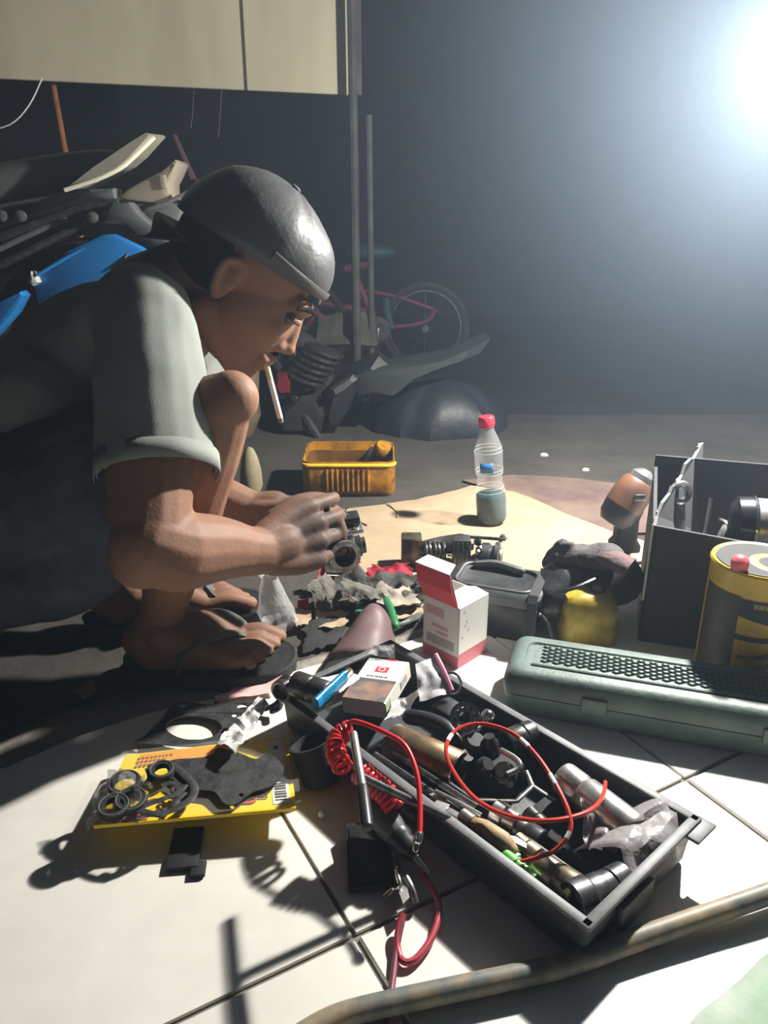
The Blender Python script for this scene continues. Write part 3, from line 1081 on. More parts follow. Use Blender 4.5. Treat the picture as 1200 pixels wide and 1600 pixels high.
# finger and toe nails are too small to see here; eyes and brows are
for s in (-1, 1):
    bm = NB()
    ellipsoid(bm, HP(.079, .004, .031 * s), (.010, .009, .012), (HF, HU, HS), 12, 8)
    obj('eye', bm, mat('eye_dark', (.10, .08, .07), .4), skin)
    bm = NB()
    tube(bm, [HP(.080, .022, .050 * s), HP(.094, .030, .032 * s), HP(.100, .028, .014 * s)], [.002, .0038, .003], 8, 3)
    obj('eyebrow', bm, M_HAIR, skin)
    bm = NB()
    tube(bm, [HP(.083, .0085, .045 * s), HP(.092, .008, .033 * s), HP(.089, .006, .020 * s)], [.003, .0045, .003], 8, 3)
    obj('eyelid', bm, M_SKIN, skin)
bm = NB()
tube(bm, [HP(.084, -.049, -.02), HP(.0975, -.046, 0), HP(.084, -.049, .02)], [.002, .0035, .002], 8, 4)
obj('moustache', bm, M_HAIR, man)
bm = NB()
ellipsoid(bm, HP(-.034, .014), (.064, .068, .0745), (HF, HU, HS))
obj('hair', bm, M_HAIR, man)

# cap: panelled crown worn back to front, strap over the forehead
bm = NB()
CC = HP(-.012, .040)
rx, ru, rs = .109, .088, .085
rings = []
NS = 48
for j in range(13):
    th = (j / 12) * 1.62
    ring = []
    for k in range(NS):
        a = math.tau * k / NS
        seam = min(abs((a / math.tau * 6) % 1), 1 - abs((a / math.tau * 6) % 1)) * 6
        grv = -.0022 * math.exp(-(seam / .22) ** 2) * min(1, th * 2)
        wr = .0016 * noise.noise(V((math.cos(a) * 2.4, math.sin(a) * 2.4, th * 3)))
        f, s = math.cos(a) * (1.0 if math.cos(a) > 0 else .88), math.sin(a)
        drop = -.022 * max(0, -f) * (j / 12) ** 3 + .012 * max(0, f) * (j / 12) ** 3
        sq = 1.0 + .05 * math.sin(th * 1.9)
        q = CC + HF * (f * math.sin(th) * rx * sq) + HS * (s * math.sin(th) * rs * sq) + HU * (math.cos(th) * ru + drop)
        n = (q - CC).normalized()
        ring.append(q + n * (grv + wr))
    if j == 0:
        ring = [CC + HU * ru + (HF * math.cos(math.tau * k / NS) + HS * math.sin(math.tau * k / NS)) * .002 for k in range(NS)]
    rings.append(ring)
rings.append([CC + (q - CC) * .94 for q in rings[-1]])
rings.append([CC + (q - CC) * .9 + HU * .03 for q in rings[-1]])
loft(bm, rings)
cap = obj('cap', bm, M_CAP, man, ang=2.0)
bm = NB()
lathe(bm, CC + HU * (ru - .001), HU, [(0, .007), (.003, .0065), (.005, .003)], 12)
obj('cap_button', bm, M_CAP, cap)
bm = NB()      # brim pointing backwards
rim = []
for k in range(17):
    a = math.pi + (k - 8) / 8 * 1.05
    rim.append((a, .062 * math.cos((k - 8) / 8 * 1.5)))
top, bot = [], []
for a, L in rim:
    base = CC + HF * math.cos(a) * rx * 1.02 + HS * math.sin(a) * rs * 1.02 + HU * (-.028 - .018 * abs(math.cos(a)))
    out = (HF * math.cos(a) + HS * math.sin(a) * .6).normalized()
    top.append((base, base + out * L * .06 - HU * (L * .6)))
inner = [b for b, _ in top]
outer = [o for _, o in top]
ring1 = inner + list(reversed(outer))
prism(bm, ring1, -HU * .004)
obj('cap_brim', bm, M_CAP, cap)
bm = NB()
pts = [CC + HF * math.cos(a) * rx * 1.035 + HS * math.sin(a) * rs * 1.035 + HU * .014 for a in [(-1.3 + .26 * k) for k in range(11)]]
tube(bm, pts, .0018, 8, 2, flat=3.2, hint=HU)
obj('cap_strap', bm, M_CAP, cap)

# t-shirt
sb = NB()
tube(sb, [V((-.62, .985, .13)), V((-.575, .985, .17)), V((-.51, .985, .235)), V((-.44, .99, .315)), V((-.38, 1.0, .382)), V((-.325, 1.012, .425)), V((-.29, 1.02, .452))],
     [.132, .134, .126, .116, .108, .096, .07], 20, 4, rounded=True)
tube(sb, [SH_R + V((-.05, .03, -.02)), V((-.36, 1.0, .395)), SH_L + V((-.05, 0, -.02))], [.052, .082, .058], 16, 4, rounded=True)
HEM = D(246, 728, .838)
sd = (HEM - SH_R).normalized()
tube(sb, [SH_R + V((-.045, .06, -.012)), SH_R + V((-.006, .008, .0)), SH_R + (HEM - SH_R) * .5 + V((-.002, -.003, 0)), HEM + sd * .012], [.050, .056, .063, .0665], 18, 4)
HEML = SH_L + (ELB_L - SH_L) * .6
tube(sb, [SH_L + V((-.03, -.03, .0)), SH_L, HEML], [.066, .064, .062], 16, 4)
# cloth across the chest towards the thigh
tube(sb, [V((-.42, .93, .36)), V((-.36, .93, .33)), V((-.33, .97, .31))], [.08, .075, .06], 14, 4, rounded=True)
bm = remesh_obj(sb, .0042, 7, .5)
dele = []
for f in bm.faces:
    c = f.calc_center_median()
    for hem, d in ((HEM + sd * .012, sd), (HEML, (HEML - SH_L).normalized())):
        if (c - hem).length < .075 and (c - hem).dot(d) > -.0035 and f.normal.dot(d) > .45:
            dele.append(f)
            break
bmesh.ops.delete(bm, geom=list(set(dele)), context='FACES')
for v in bm.verts:                                   # soft folds
    c = v.co
    n = v.normal
    a = noise.noise(V((c.x * 9, c.y * 9, c.z * 5)))
    b = noise.noise(V((c.x * 22 + c.z * 14, c.y * 16, c.z * 20 - c.x * 16)))
    near = max(0, 1 - (c - (SH_R + V((.03, 0, -.05)))).length / .13)
    w = math.sin((c.x * .9 + c.z * .5 + c.y * .6) * 95 + a * 7 + b * 2)
    v.co = c + n * (.0045 * a + .0026 * b + .0016 * near * w)
shirt = obj('t_shirt', bm, M_SHIRT, man, ang=3.2)
md = shirt.modifiers.new('cloth_thickness', 'SOLIDIFY')
md.thickness = .0022
md.offset = -1
# sleeve hem stitch band
bm = NB()
_, b_, c_ = basis(sd, V((1, 0, 0)))
rings = [[HEM + sd * (.0135 - .022 * t) + (b_ * math.cos(k * math.tau / 40) + c_ * math.sin(k * math.tau / 40)) * (.0670 + .0006 * math.sin(k * 1.3)) for k in range(40)] for t in (0, 1)]
loft(bm, rings, False, False)
hemo = obj('sleeve_hem', bm, M_SHIRT, shirt, ang=3.2)
md = hemo.modifiers.new('t', 'SOLIDIFY')
md.thickness = .001
# collar
bm = NB()
_, b_, c_ = basis(HP(-.03, -.02) - NECK, V((0, 1, 0)))
pts = [NECK + (b_ * math.cos(k * math.tau / 24) * .053 + c_ * math.sin(k * math.tau / 24) * .053) + V((.004, 0, -.010)) for k in range(25)]
tube(bm, pts, .008, 8, 1)
obj('collar', bm, M_SHIRT, shirt)

# denim shorts
pb = NB()
tube(pb, [V((-.60, .985, .16)), V((-.56, .985, .22)), V((-.52, .985, .28))], [.135, .148, .13], 18, 3, rounded=True)
tube(pb, [HIP_R + V((-.03, 0, 0)), HIP_R + (KNEE_R - HIP_R) * .5 + V((0, -.004, -.012)), HIP_R + (KNEE_R - HIP_R) * .80 + V((-.004, 0, -.014))], [.105, .092, .080], 18, 4, rounded=False)
tube(pb, [HIP_R + V((.0, -.01, -.05)), HIP_R + V((.12, -.03, -.03)), HIP_R + V((.21, -.04, .03))], [.09, .075, .055], 16, 4, rounded=True)
tube(pb, [HIP_L + V((-.03, 0, 0)), HIP_L + (KNEE_L - HIP_L) * .5, HIP_L + (KNEE_L - HIP_L) * .84], [.105, .09, .074], 18, 4, rounded=False)
bm = remesh_obj(pb, .0048, 6, .5)
for v in bm.verts:
    c = v.co
    v.co = c + v.normal * (.005 * noise.noise(c * 12) + .0035 * noise.noise(c * 30))
obj('shorts', bm, M_SHORTS, man, ang=3.2)

# flip-flops
for (heel, f, l, L, q), side in ((FR, 1), (FLf, -1)):
    out = [(-.08, -.022), (-.06, .0), (-.08, .022), (.0, .034), (.2, .036), (.45, .042), (.7, .054), (.88, .054), (1.02, .042), (1.10, .018), (1.10, -.008), (1.04, -.03), (.9, -.048), (.7, -.052), (.45, -.042), (.2, -.036), (.0, -.034)]
    bm = NB()
    P = smooth_pts([heel + f * a * L + l * b * (side if abs(b) > 0 else 1) for a, b in out], 3, True)
    c = sum(P, V((0, 0, 0))) / len(P)
    loft(bm, [[V((c.x + (p.x - c.x) * s, c.y + (p.y - c.y) * s, TZ + .0005 + z)) for p in P] for s, z in ((.985, 0), (1.0, .004), (1.0, .016), (1.015, .021), (.99, .025), (.94, .0225))])
    ff = obj('flip_flop', bm, M_RUBBER, man)
    for sgn in (1, -1):
        bm = NB()
        tube(bm, [q(.80, .022 * side, .0), q(.74, .022 * side + sgn * .012, .026), q(.58, (.030 if sgn * side > 0 else -.030), .046), q(.40, sgn * .040, .030), q(.34, sgn * .040, .0)], [.005, .007, .009, .009, .007], 8, 4, flat=.5)
        obj('strap', bm, mat('grey_strap', (.10, .105, .10), .6), ff)

# cigarette in the mouth
cp = HP(.096, -.0635, .014)
tip = D(439, 644, .93)
cd = V((.21, -.06, -.97)).normalized()
tip = cp + cd * .078
bmc = NB()
lathe(bmc, cp - cd * .004, cd, [(0, .0039), (.024, .0039)], 12)
cg = thing('cigarette', 'white cigarette hanging from the lips of the squatting man', 'cigarette', cp)
obj('filter', bmc, mat('cork_tip', (.72, .58, .38), .7), cg)
bmc = NB()
lathe(bmc, cp + cd * .020, cd, [(0, .0038), (.052, .0038)], 12)
obj('paper', bmc, mat('cigarette_paper', (.85, .84, .80), .7), cg)
bmc = NB()
lathe(bmc, cp + cd * .072, cd, [(0, .0037), (.005, .0034), (.007, .002)], 12)
obj('ash', bmc, mat('ash', (.25, .25, .25), .95), cg)


# ================================================================== objects
# ------------------------------------------------------------------ cardboard on the floor
def sheet_poly(pts, z0, thick, amp, seed):
    """flat sheet with slightly lifted edge, from an outline seen on the floor"""
    P = [G(x, y, z0) for x, y in pts]
    c = sum(P, V((0, 0, 0))) / len(P)
    Q = []
    n = len(P)
    for i in range(n):
        for k in range(3):
            q = P[i].lerp(P[(i + 1) % n], k / 3)
            d = (q - c).normalized()
            Q.append(q + d * .008 * noise.noise(V((q.x * 40, q.y * 40, seed))))
    bm = NB()
    rings = []
    for s in (1.0, .97, .7, .35, .05):
        rings.append([V((c.x + (q.x - c.x) * s, c.y + (q.y - c.y) * s,
                         z0 + amp * max(0, noise.noise(V((q.x * 6 * s, q.y * 6 * s, seed)))) * (1 if s > .5 else .4))) for q in Q])
    bot = [V((q.x, q.y, q.z - thick)) for q in rings[0]]
    mid = [V((c.x + (q.x - c.x) * .9, c.y + (q.y - c.y) * .9, z0 - thick)) for q in rings[0]]
    loft(bm, [mid, bot] + rings)
    return bm


bm = sheet_poly([(512, 812), (545, 796), (600, 787), (650, 780), (700, 769), (736, 758), (800, 768), (880, 800), (955, 830), (1010, 846), (1030, 872), (960, 884), (880, 898), (850, 906), (760, 915), (640, 915), (560, 900), (505, 880)], TZ + .008, .004, .006, 1.0)
cb = tag(obj('cardboard_sheet', bm, M_CARD, ang=.4), 'large clean beige cardboard sheet spread under the bottle', 'cardboard')
bm = NB()
for P in ([(606, 786), (613, 792), (622, 802), (620, 808)], [(540, 801), (562, 814), (574, 820)]):
    tube(bm, [G(x, y, .004) for x, y in P], .0022, 6, 3, flat=.6)
obj('crease', bm, mat('crease_brown', (.30, .21, .13), .9), cb)
bm = sheet_poly([(722, 750), (800, 742), (880, 745), (960, 755), (1020, 790), (1010, 832), (958, 832), (900, 812), (830, 782), (770, 764)], TZ + .006, .003, .006, 5.0)
tag(obj('cardboard_sheet', bm, M_CARD2, ang=.4), 'stained reddish-brown cardboard piece lying beyond the clean sheet', 'cardboard')

# ------------------------------------------------------------------ cut yellow jerrycan
jc = G(545, 777, TZ)
jr = thing('cut_jerrycan', 'grimy yellow plastic jerrycan cut open as a parts basin', 'basin', jc)
W2, DP, H = .104, .155, .078


def rrect(cx, cy, w, d, r, z, n=5):
    out = []
    for sx, sy, a0 in ((1, 1, 0), (-1, 1, 90), (-1, -1, 180), (1, -1, 270)):
        for k in range(n + 1):
            a = math.radians(a0 + 90 * k / n)
            out.append(V((cx + sx * (w - r) + r * math.cos(a), cy + sy * (d - r) + r * math.sin(a), z)))
    return out


def cutrim(pts, lift):
    return [V((p.x, p.y, p.z + lift * (.35 + .65 * max(0, (p.y - jc.y) / DP)) * (.8 + .35 * noise.noise(V((p.x * 18, p.y * 18, 2)))))) for p in pts]


bm = NB()
cy = jc.y + DP / 2
loft(bm, [rrect(jc.x, cy, W2 * .95, DP / 2 * .92, .018, TZ + .001), rrect(jc.x, cy, W2, DP / 2, .02, TZ + .012), rrect(jc.x, cy, W2, DP / 2, .02, TZ + H - .012),
          cutrim(rrect(jc.x, cy, W2 * .985, DP / 2 * .97, .02, TZ + H), .012), cutrim(rrect(jc.x, cy, W2 * .955, DP / 2 * .94, .018, TZ + H), .012),
          rrect(jc.x, cy, W2 * .95, DP / 2 * .93, .018, TZ + .02), rrect(jc.x, cy, W2 * .6, DP / 2 * .6, .018, TZ + .010)])
obj('basin_body', bm, M_YELLOW, jr)
bm = NB()
loft(bm, [rrect(jc.x, cy, W2 * .60, DP / 2 * .60, .018, TZ + .022), rrect(jc.x, cy, W2 * .92, DP / 2 * .89, .018, TZ + .024), rrect(jc.x, cy, W2 * .935, DP / 2 * .91, .018, TZ + H - .012), rrect(jc.x, cy, W2 * .95, DP / 2 * .932, .018, TZ + H - .011), rrect(jc.x, cy, W2 * .95, DP / 2 * .932, .018, TZ + .02)])
obj('oily_residue', bm, M_YELLIN, jr)
rib_me = None
for k in range(9):
    x = jc.x - .048 + k * .0115
    bm = NB()
    box(bm, (x, jc.y - .0015, TZ + .040), (.0062, .007, .052), bev=.0025)
    obj('rib', bm, M_YELLOW, jr)
bm = NB()
p = rrect(jc.x, cy, W2 * .99, DP / 2 * .985, .02, 0)
tube(bm, [V((q.x, q.y, TZ + H - .004)) for q in p[12:24]], .0045, 8, 1)
obj('front_rim', bm, mat('bright_yellow_rim', (.86, .47, .02), .45, var=.2, scale=20), jr)
bm = NB()
lathe(bm, V((jc.x + .078, cy + .05, TZ + H - .01)), (0.2, -.3, .9), [(0, .024), (.012, .025), (.02, .02), (.022, .012)], 16)
obj('filler_neck', bm, M_YELLOW, jr)
bm = NB()
tube(bm, [V((jc.x + .01, cy - .03, TZ + .03)), V((jc.x + .03, cy - .045, TZ + .07)), V((jc.x + .046, cy - .055, TZ + .098)), V((jc.x + .052, cy - .058, TZ + .112))], [.007, .011, .010, .004], 10, 4, flat=.5)
tag(obj('brush_handle', bm, M_BLACKM), 'black brush handle sticking out of the yellow basin', 'brush')

# ------------------------------------------------------------------ bottle
b0 = G(769, 815, .001)
bt = thing('bottle', 'clear plastic bottle with red cap and teal liquid on the cardboard', 'bottle', b0)
bax = V((-.10, 0.02, 1)).normalized()
prof = [(0, .012), (0, .024), (.004, .0285), (.012, .031), (.045, .0315), (.062, .030), (.085, .0255), (.098, .0255), (.118, .028), (.145, .0285), (.165, .0255), (.182, .0185), (.194, .0135), (.203, .0128)]
bm = NB()
lathe(bm, b0, bax, prof, 32, cap=False)
obj('bottle_shell', bm, M_PET, bt, ang=1.2)
bm = NB()
lathe(bm, b0 + bax * .002, bax, [(0, .02), (.003, .027), (.011, .0298), (.045, .0303), (.058, .0292), (.06, .026)], 32)
obj('liquid', bm, M_FUEL, bt)
bm = NB()
lathe(bm, b0 + bax * .203, bax, [(0, .0155), (.002, .016), (.014, .0158), (.0165, .014), (.017, .004)], 24)
cp_ = obj('cap', bm, M_REDCAP, bt)
bm = NB()
lathe(bm, b0 + bax * .199, bax, [(0, .0150), (.003, .0152)], 24)
obj('tamper_ring', bm, M_REDCAP, cp_)
for h in (.068, .076, .105, .112, .150, .157):
    bm = NB()
    rr_ = [r for r in lerp_list([x[1] for x in prof], 40)]
    # radius of the wall at that height
    R = next(p0[1] + (p1[1] - p0[1]) * (h - p0[0]) / (p1[0] - p0[0]) for p0, p1 in zip(prof[2:], prof[3:]) if p0[0] <= h <= p1[0])
    torus(bm, b0 + bax * h, bax, R, .0011, 32, 6)
    obj('moulded_ring', bm, M_PET, bt)
bm = NB()
rg = []
a_, b_, c_ = basis(bax, V((0, -1, 0)))
for h in (.112, .132):
    rg.append([b0 + bax * h + (b_ * math.cos(t) + c_ * math.sin(t)) * .0292 for t in [-.75 + k * .09 for k in range(11)]])
vs_ = [[bm.verts.new(p) for p in r] for r in rg]
for k in range(10):
    bm.faces.new((vs_[0][k], vs_[0][k + 1], vs_[1][k + 1], vs_[1][k]))
lb = obj('label_patch', bm, mat('blue_label', (.03, .16, .42), .4), bt)
md = lb.modifiers.new('t', 'SOLIDIFY')
md.thickness = .0004

# ------------------------------------------------------------------ oily carburettor lying on the cardboard
c0 = G(712, 888, .003)
oc = thing('oily_carburettor', 'black oily carburettor assembly lying on the cardboard by the white box', 'engine part', c0)


def EP(x, y, z):
    return G(x, y, z)


parts = []
bm = NB()
p = EP(643, 884, .004)
box(bm, p + V((0, .018, .026)), (.036, .034, .05), bev=.003)
o = obj('float_bowl', bm, mat('oily_olive', (.10, .09, .06), .4, .4, col2=(.025, .025, .022), scale=50), oc)
bm = NB()
box(bm, p + V((.008, .001, .026)), (.016, .003, .046), bev=.001)
obj('bowl_plate', bm, M_BROWNM, o)
for k in range(5):
    bm = NB()
    q = EP(664 + k * 7, 862, .03)
    torus(bm, q, (1, .1, .1 * (k % 2)), .016, .0035, 18, 6)
    obj('spring_coil', bm, M_OILY, oc)
bm = NB()
tube(bm, [EP(660, 858, .03), EP(690, 852, .032), EP(720, 850, .036)], [.014, .016, .019], 14, 3, rounded=True)
obj('throat', bm, M_DARKSTEEL, oc)
bm = NB()
p = EP(721, 894, .004)
box(bm, p + V((0, .016, .03)), (.031, .03, .058), bev=.003)
bl = obj('slide_housing', bm, M_DARKSTEEL, oc)
for k in range(3):
    bm = NB()
    box(bm, p + V((-.008 + k * .008, .0, .03)), (.003, .004, .05), bev=.001)
    obj('housing_rib', bm, M_OILY, bl)
bm = NB()
a = EP(748, 868, .03)
lathe(bm, a, (1, -.25, 0), [(0, .018), (.006, .024), (.018, .024), (.02, .02), (.026, .02), (.028, .027), (.034, .027), (.036, .024)], 22)
dr = obj('drum', bm, M_DARKSTEEL, oc)
bm = NB()
torus(bm, a + V((.037, -.009, 0)), (1, -.25, 0), .015, .003, 22, 6)
lathe(bm, a + V((.036, -.009, 0)), (1, -.25, 0), [(0, .006), (.004, .006)], 10)
obj('drum_ring', bm, M_STEEL, dr)
bm = NB()
tube(bm, [EP(714, 838, .058), EP(750, 840, .06), EP(790, 843, .06)], .0032, 8)
obj('throttle_rod', bm, M_OILY, oc)
for x, y, z, r in ((735, 852, .04, .008), (745, 845, .05, .007), (742, 872, .03, .009), (735, 880, .016, .008), (760, 884, .012, .009), (775, 886, .01, .008), (728, 842, .05, .007), (752, 858, .045, .008)):
    bm = NB()
    lathe(bm, EP(x, y, z), (random.uniform(-1, 1), -1, random.uniform(-.3, .6)), [(0, r), (r * .9, r), (r * 1.1, r * .55), (r * 1.8, r * .5)], 6)
    obj('bolt', bm, M_OILY, oc, smooth=False)
bm = NB()
tube(bm, [EP(782, 846, .052), EP(786, 838, .062), EP(790, 842, .06)], .005, 8)
obj('lever', bm, M_STEEL, oc)
for i, (x, y) in enumerate([(690, 872), (697, 880), (684, 877), (703, 870), (694, 888), (678, 868)]):
    bm = NB()
    p = G(x, y, .003)
    box(bm, p + V((0, 0, .0025)), (.010, .004, .003), (V((math.cos(i), math.sin(i), 0)), V((-math.sin(i), math.cos(i), 0)), V((0, 0, 1))), bev=.001)
    tag(obj('metal_shaving', bm, M_OILY), 'tiny dark metal shaving on the cardboard beside the oily carburettor', 'debris', 'metal shavings on the cardboard')

# ------------------------------------------------------------------ carburettor in the hands, and screwdriver
hc_ = D(527, 850, 1.035)
hcb = thing('carburettor', 'silver and black carburettor held in both hands', 'carburettor', hc_)
X, Y_, Z_ = V((.96, .15, .1)).normalized(), V((-.15, .98, 0)).normalized(), V((-.09, .0, .99))
bm = NB()
box(bm, hc_ + V((.0, .0, .0)), (.044, .04, .036), (X, Y_, Z_), bev=.005)
o = obj('carb_body', bm, M_ALU, hcb)
bm = NB()
lathe(bm, hc_ + V((.006, -.018, -.004)), V((.35, -1, .1)), [(0, .019), (.012, .019), (.016, .0215), (.020, .0215), (.020, .0145), (.004, .013), (.002, .004)], 24)
obj('bore', bm, M_ALU, o)
bm = NB()
lathe(bm, hc_ + V((.006, -.0225, -.004)), V((.35, -1, .1)), [(0, .0125), (.001, .0125)], 20)
obj('throttle_plate', bm, M_BLACKM, o)
bm = NB()
box(bm, hc_ + V((.006, -.004, .024)), (.056, .044, .006), (X, Y_, Z_), bev=.002)
obj('top_plate', bm, M_STEEL, hcb)
bm = NB()
box(bm, hc_ + V((.010, .004, .034)), (.040, .03, .012), (X, Y_, Z_), bev=.003)
obj('diaphragm_cover', bm, M_BLACK, hcb)
bm = NB()
lathe(bm, hc_ + V((.02, .0, -.004)), X, [(0, .014), (.012, .0145), (.013, .011), (.018, .011)], 18)
obj('side_port', bm, M_DARKSTEEL, hcb)
bm = NB()
box(bm, hc_ + V((.0, -.002, -.028)), (.036, .034, .022), (X, Y_, Z_), bev=.005)
obj('float_chamber', bm, M_ALU, hcb)
bm = NB()
tube(bm, [hc_ + V((-.012, -.03, -.03)), hc_ + V((.006, -.034, -.028)), hc_ + V((.02, -.03, -.02)), hc_ + V((.026, -.024, -.006))], .0022, 8)
obj('drain_lever', bm, M_CHROME, hcb)
for dx, dy in ((-.016, -.02), (.026, -.02), (.026, .014)):
    bm = NB()
    lathe(bm, hc_ + X * dx + Y_ * dy + Z_ * .026, Z_, [(0, .004), (.003, .004), (.004, .002)], 10)
    obj('screw', bm, M_CHROME, hcb)
bm = NB()
lathe(bm, hc_ + V((-.016, .012, .03)), V((.1, 0, 1)), [(0, .009), (.012, .009), (.014, .0065), (.022, .0065), (.024, .003)], 14)
obj('choke_knob', bm, M_CHROME, hcb)
sroot = thing('screwdriver', 'thin chrome screwdriver blade poking up from the held carburettor', 'screwdriver', D(517, 845, 1.0))
bm = NB()
tube(bm, [D(514, 836, 1.0), D(526, 818, 1.01), D(536, 803, 1.02)], .0026, 8, 1)
obj('shaft', bm, M_STEEL, sroot)
bm = NB()
p = D(538, 802, 1.02)
box(bm, p, (.007, .003, .012), (V((.8, 0, .6)), V((0, 1, 0)), V((-.6, 0, .8))), bev=.001)
tube(bm, [p, D(540, 795, 1.02)], [.003, .0012], 8, 1)
obj('blade', bm, M_CHROME, sroot)
bm = NB()
tube(bm, [D(515, 835, 1.0), D(507, 848, .995), D(500, 862, .99)], [.007, .009, .008], 10, 3, rounded=True)
obj('handle', bm, M_BLACKM, sroot)

# ------------------------------------------------------------------ rags, scraps and bags between feet and box
def rag(name, label, cat, px, m, amp, freq, seed, z=(.004, .004, .03, .03), nx=16, ny=12, edge=.25, thick=.002, floor=TZ):
    bm = NB()
    cloth(bm, [G(x, y, zz) for (x, y), zz in zip(px, z)], nx, ny, amp, freq, seed, thick, floor, edge)
    return tag(obj(name, bm, m, ang=1.2), label, cat)


rag('rag', 'bright red cloth bunched just below the held carburettor', 'rag', [(488, 918), (560, 905), (556, 876), (505, 880)], M_REDCLOTH, .022, 30, 1, (.01, .01, .035, .035))
rag('rag', 'red cloth fold in front of the oily carburettor', 'rag', [(566, 915), (645, 918), (640, 888), (585, 890)], M_REDCLOTH, .020, 28, 6, (.004, .004, .02, .02))
rag('rag', 'greasy dark grey rag heaped in front of the hands', 'rag', [(505, 950), (660, 955), (650, 905), (525, 895)], M_RAG, .030, 22, 3, (.004, .004, .02, .02), 24, 16)
rag('rag', 'black oily rag lying left of the white box', 'rag', [(600, 945), (662, 940), (660, 905), (615, 900)], mat('black_rag', (.03, .03, .032), .9, var=.5, scale=20), .022, 24, 9, (.002, .002, .01, .01))
rag('rag', 'pale torn grey cloth flap hanging under the right hand', 'rag', [(500, 955), (545, 950), (512, 898), (478, 922)], M_RAGL, .010, 30, 12, (.006, .006, .05, .05))
rag('paper_strip', 'crumpled cream paper strip curling along the greasy rag', 'paper', [(528, 940), (600, 938), (596, 925), (535, 905)], M_RAGL, .012, 40, 15, (.03, .025, .03, .05), 16, 6)
rag('rag', 'long tan rag end pointing right along the greasy rag', 'rag', [(590, 948), (655, 950), (640, 925), (585, 918)], mat('tan_rag', (.33, .29, .23), .9, col2=(.16, .14, .12), scale=25, bump=.6), .014, 30, 19, (.022, .012, .012, .03), 14, 6)
rag('cardboard_scrap', 'torn beige cardboard scrap left of the maroon plastic tube', 'scrap', [(500, 986), (540, 978), (545, 958), (490, 955)], M_CARD, .004, 20, 21, (.003, .003, .003, .003), 10, 6, .3)
rag('cardboard_scrap', 'small beige cardboard scrap beside the clear plastic bag', 'scrap', [(462, 982), (482, 978), (488, 955), (458, 952)], M_CARD, .004, 20, 24, (.003, .003, .003, .003), 8, 6, .3)
rag('cardboard_scrap', 'beige cardboard scrap tucked behind the white box', 'scrap', [(612, 972), (662, 960), (660, 940), (610, 950)], M_CARD, .004, 20, 27, (.003, .003, .003, .003), 8, 6, .2)
rag('cloth_scrap', 'small dark red cloth scrap beside the clear bag', 'scrap', [(464, 952), (482, 950), (482, 936), (466, 938)], M_REDCLOTH, .008, 40, 30, (.003, .003, .012, .012), 8, 6)
rag('shade_sheet', 'black sheet standing in for shade on the concrete before the rags', 'shade', [(474, 1022), (530, 1010), (545, 960), (480, 975)], M_RUBBER, .006, 18, 33, (-.004, -.004, .0, .0), 12, 10, .15)  # black sheet added where only shade lies before the rags
bm = NB()
for x, y0, y1 in ((562, 934, 960),):
    box(bm, G(x, (y0 + y1) / 2, .012), (.014, .045, .006), bev=.002)
tag(obj('green_clip', bm, M_GREENS), 'short green plastic clip showing under the greasy rag', 'clip')
bm = NB()
tube(bm, [G(602, 938, .02), G(610, 955, .022), G(617, 978, .02)], .0075, 10, 3, rounded=True)
gs = thing('screwdriver', 'screwdriver with green plastic handle beside the maroon plastic tube', 'screwdriver', G(610, 955, 0))
obj('handle', bm, M_GREENS, gs)
bm = NB()
tube(bm, [G(602, 938, .02), G(594, 922, .016), G(588, 912, .012)], .003, 8, 1)
obj('shaft', bm, M_STEEL, gs)
bl_ = thing('knife', 'grey folding blade lying between the maroon tube and white box', 'knife', G(636, 968, 0))
bm = NB()
prism(bm, [G(x, y, .006) for x, y in ((614, 976), (630, 970), (650, 958), (662, 954), (655, 966), (636, 974))], V((0, 0, -.002)))
obj('blade', bm, M_STEEL, bl_)
bm = NB()
tube(bm, [G(612, 978, .006), G(625, 976, .007), G(640, 971, .006)], .004, 8)
obj('grip', bm, M_GREYP, bl_)
# clear bag under the hand
bm = NB()
rings = []
c = G(440, 975, 0)
for q, r in ((0, .018), (.012, .028), (.03, .027), (.05, .022), (.07, .016), (.085, .012), (.095, .018)):
    rings.append([V((c.x - .004 - q * .12 + math.cos(k * math.tau / 22) * r * (1 + .35 * noise.noise(V((k * .9, q * 40, 1)))), c.y + math.sin(k * math.tau / 22) * r * .8 * (1 + .35 * noise.noise(V((k * .9, q * 40, 8)))), TZ + .001 + q)) for k in range(22)])
loft(bm, rings, True, False)
tag(obj('plastic_bag', bm, M_BAG, ang=.5), 'crumpled clear plastic bag beside the toes under the hands', 'bag')
# maroon plastic film tube
bm = NB()
rings = []
a, b = G(555, 1035, .020), G(588, 958, .028)
ax_d = (b - a).normalized()
side = V((ax_d.y, -ax_d.x, 0)).normalized()
for i in range(9):
    t = i / 8
    c = a.lerp(b, t)
    w = .050 + (.030 - .050) * t
    h = .020 + .010 * t
    if i == 8:
        w, h = w * .7, h * .75
    rings.append([V((c.x, c.y, TZ + .002)) + side * math.cos(th) * w * (1 + .05 * noise.noise(V((t * 5, th, 0)))) + V((0, 0, max(0, math.sin(th)) * 2 * h * (1 + .12 * noise.noise(V((t * 4, th * 1.5, 4)))))) for th in [math.pi * k / 18 for k in range(19)]])
loft(bm, rings, False, True)
o = tag(obj('plastic_tube', bm, M_MAROON, ang=1.0), 'dusty maroon plastic tube lying behind the toolbox corner', 'plastic tube')
md = o.modifiers.new('t', 'SOLIDIFY')
md.thickness = .0012

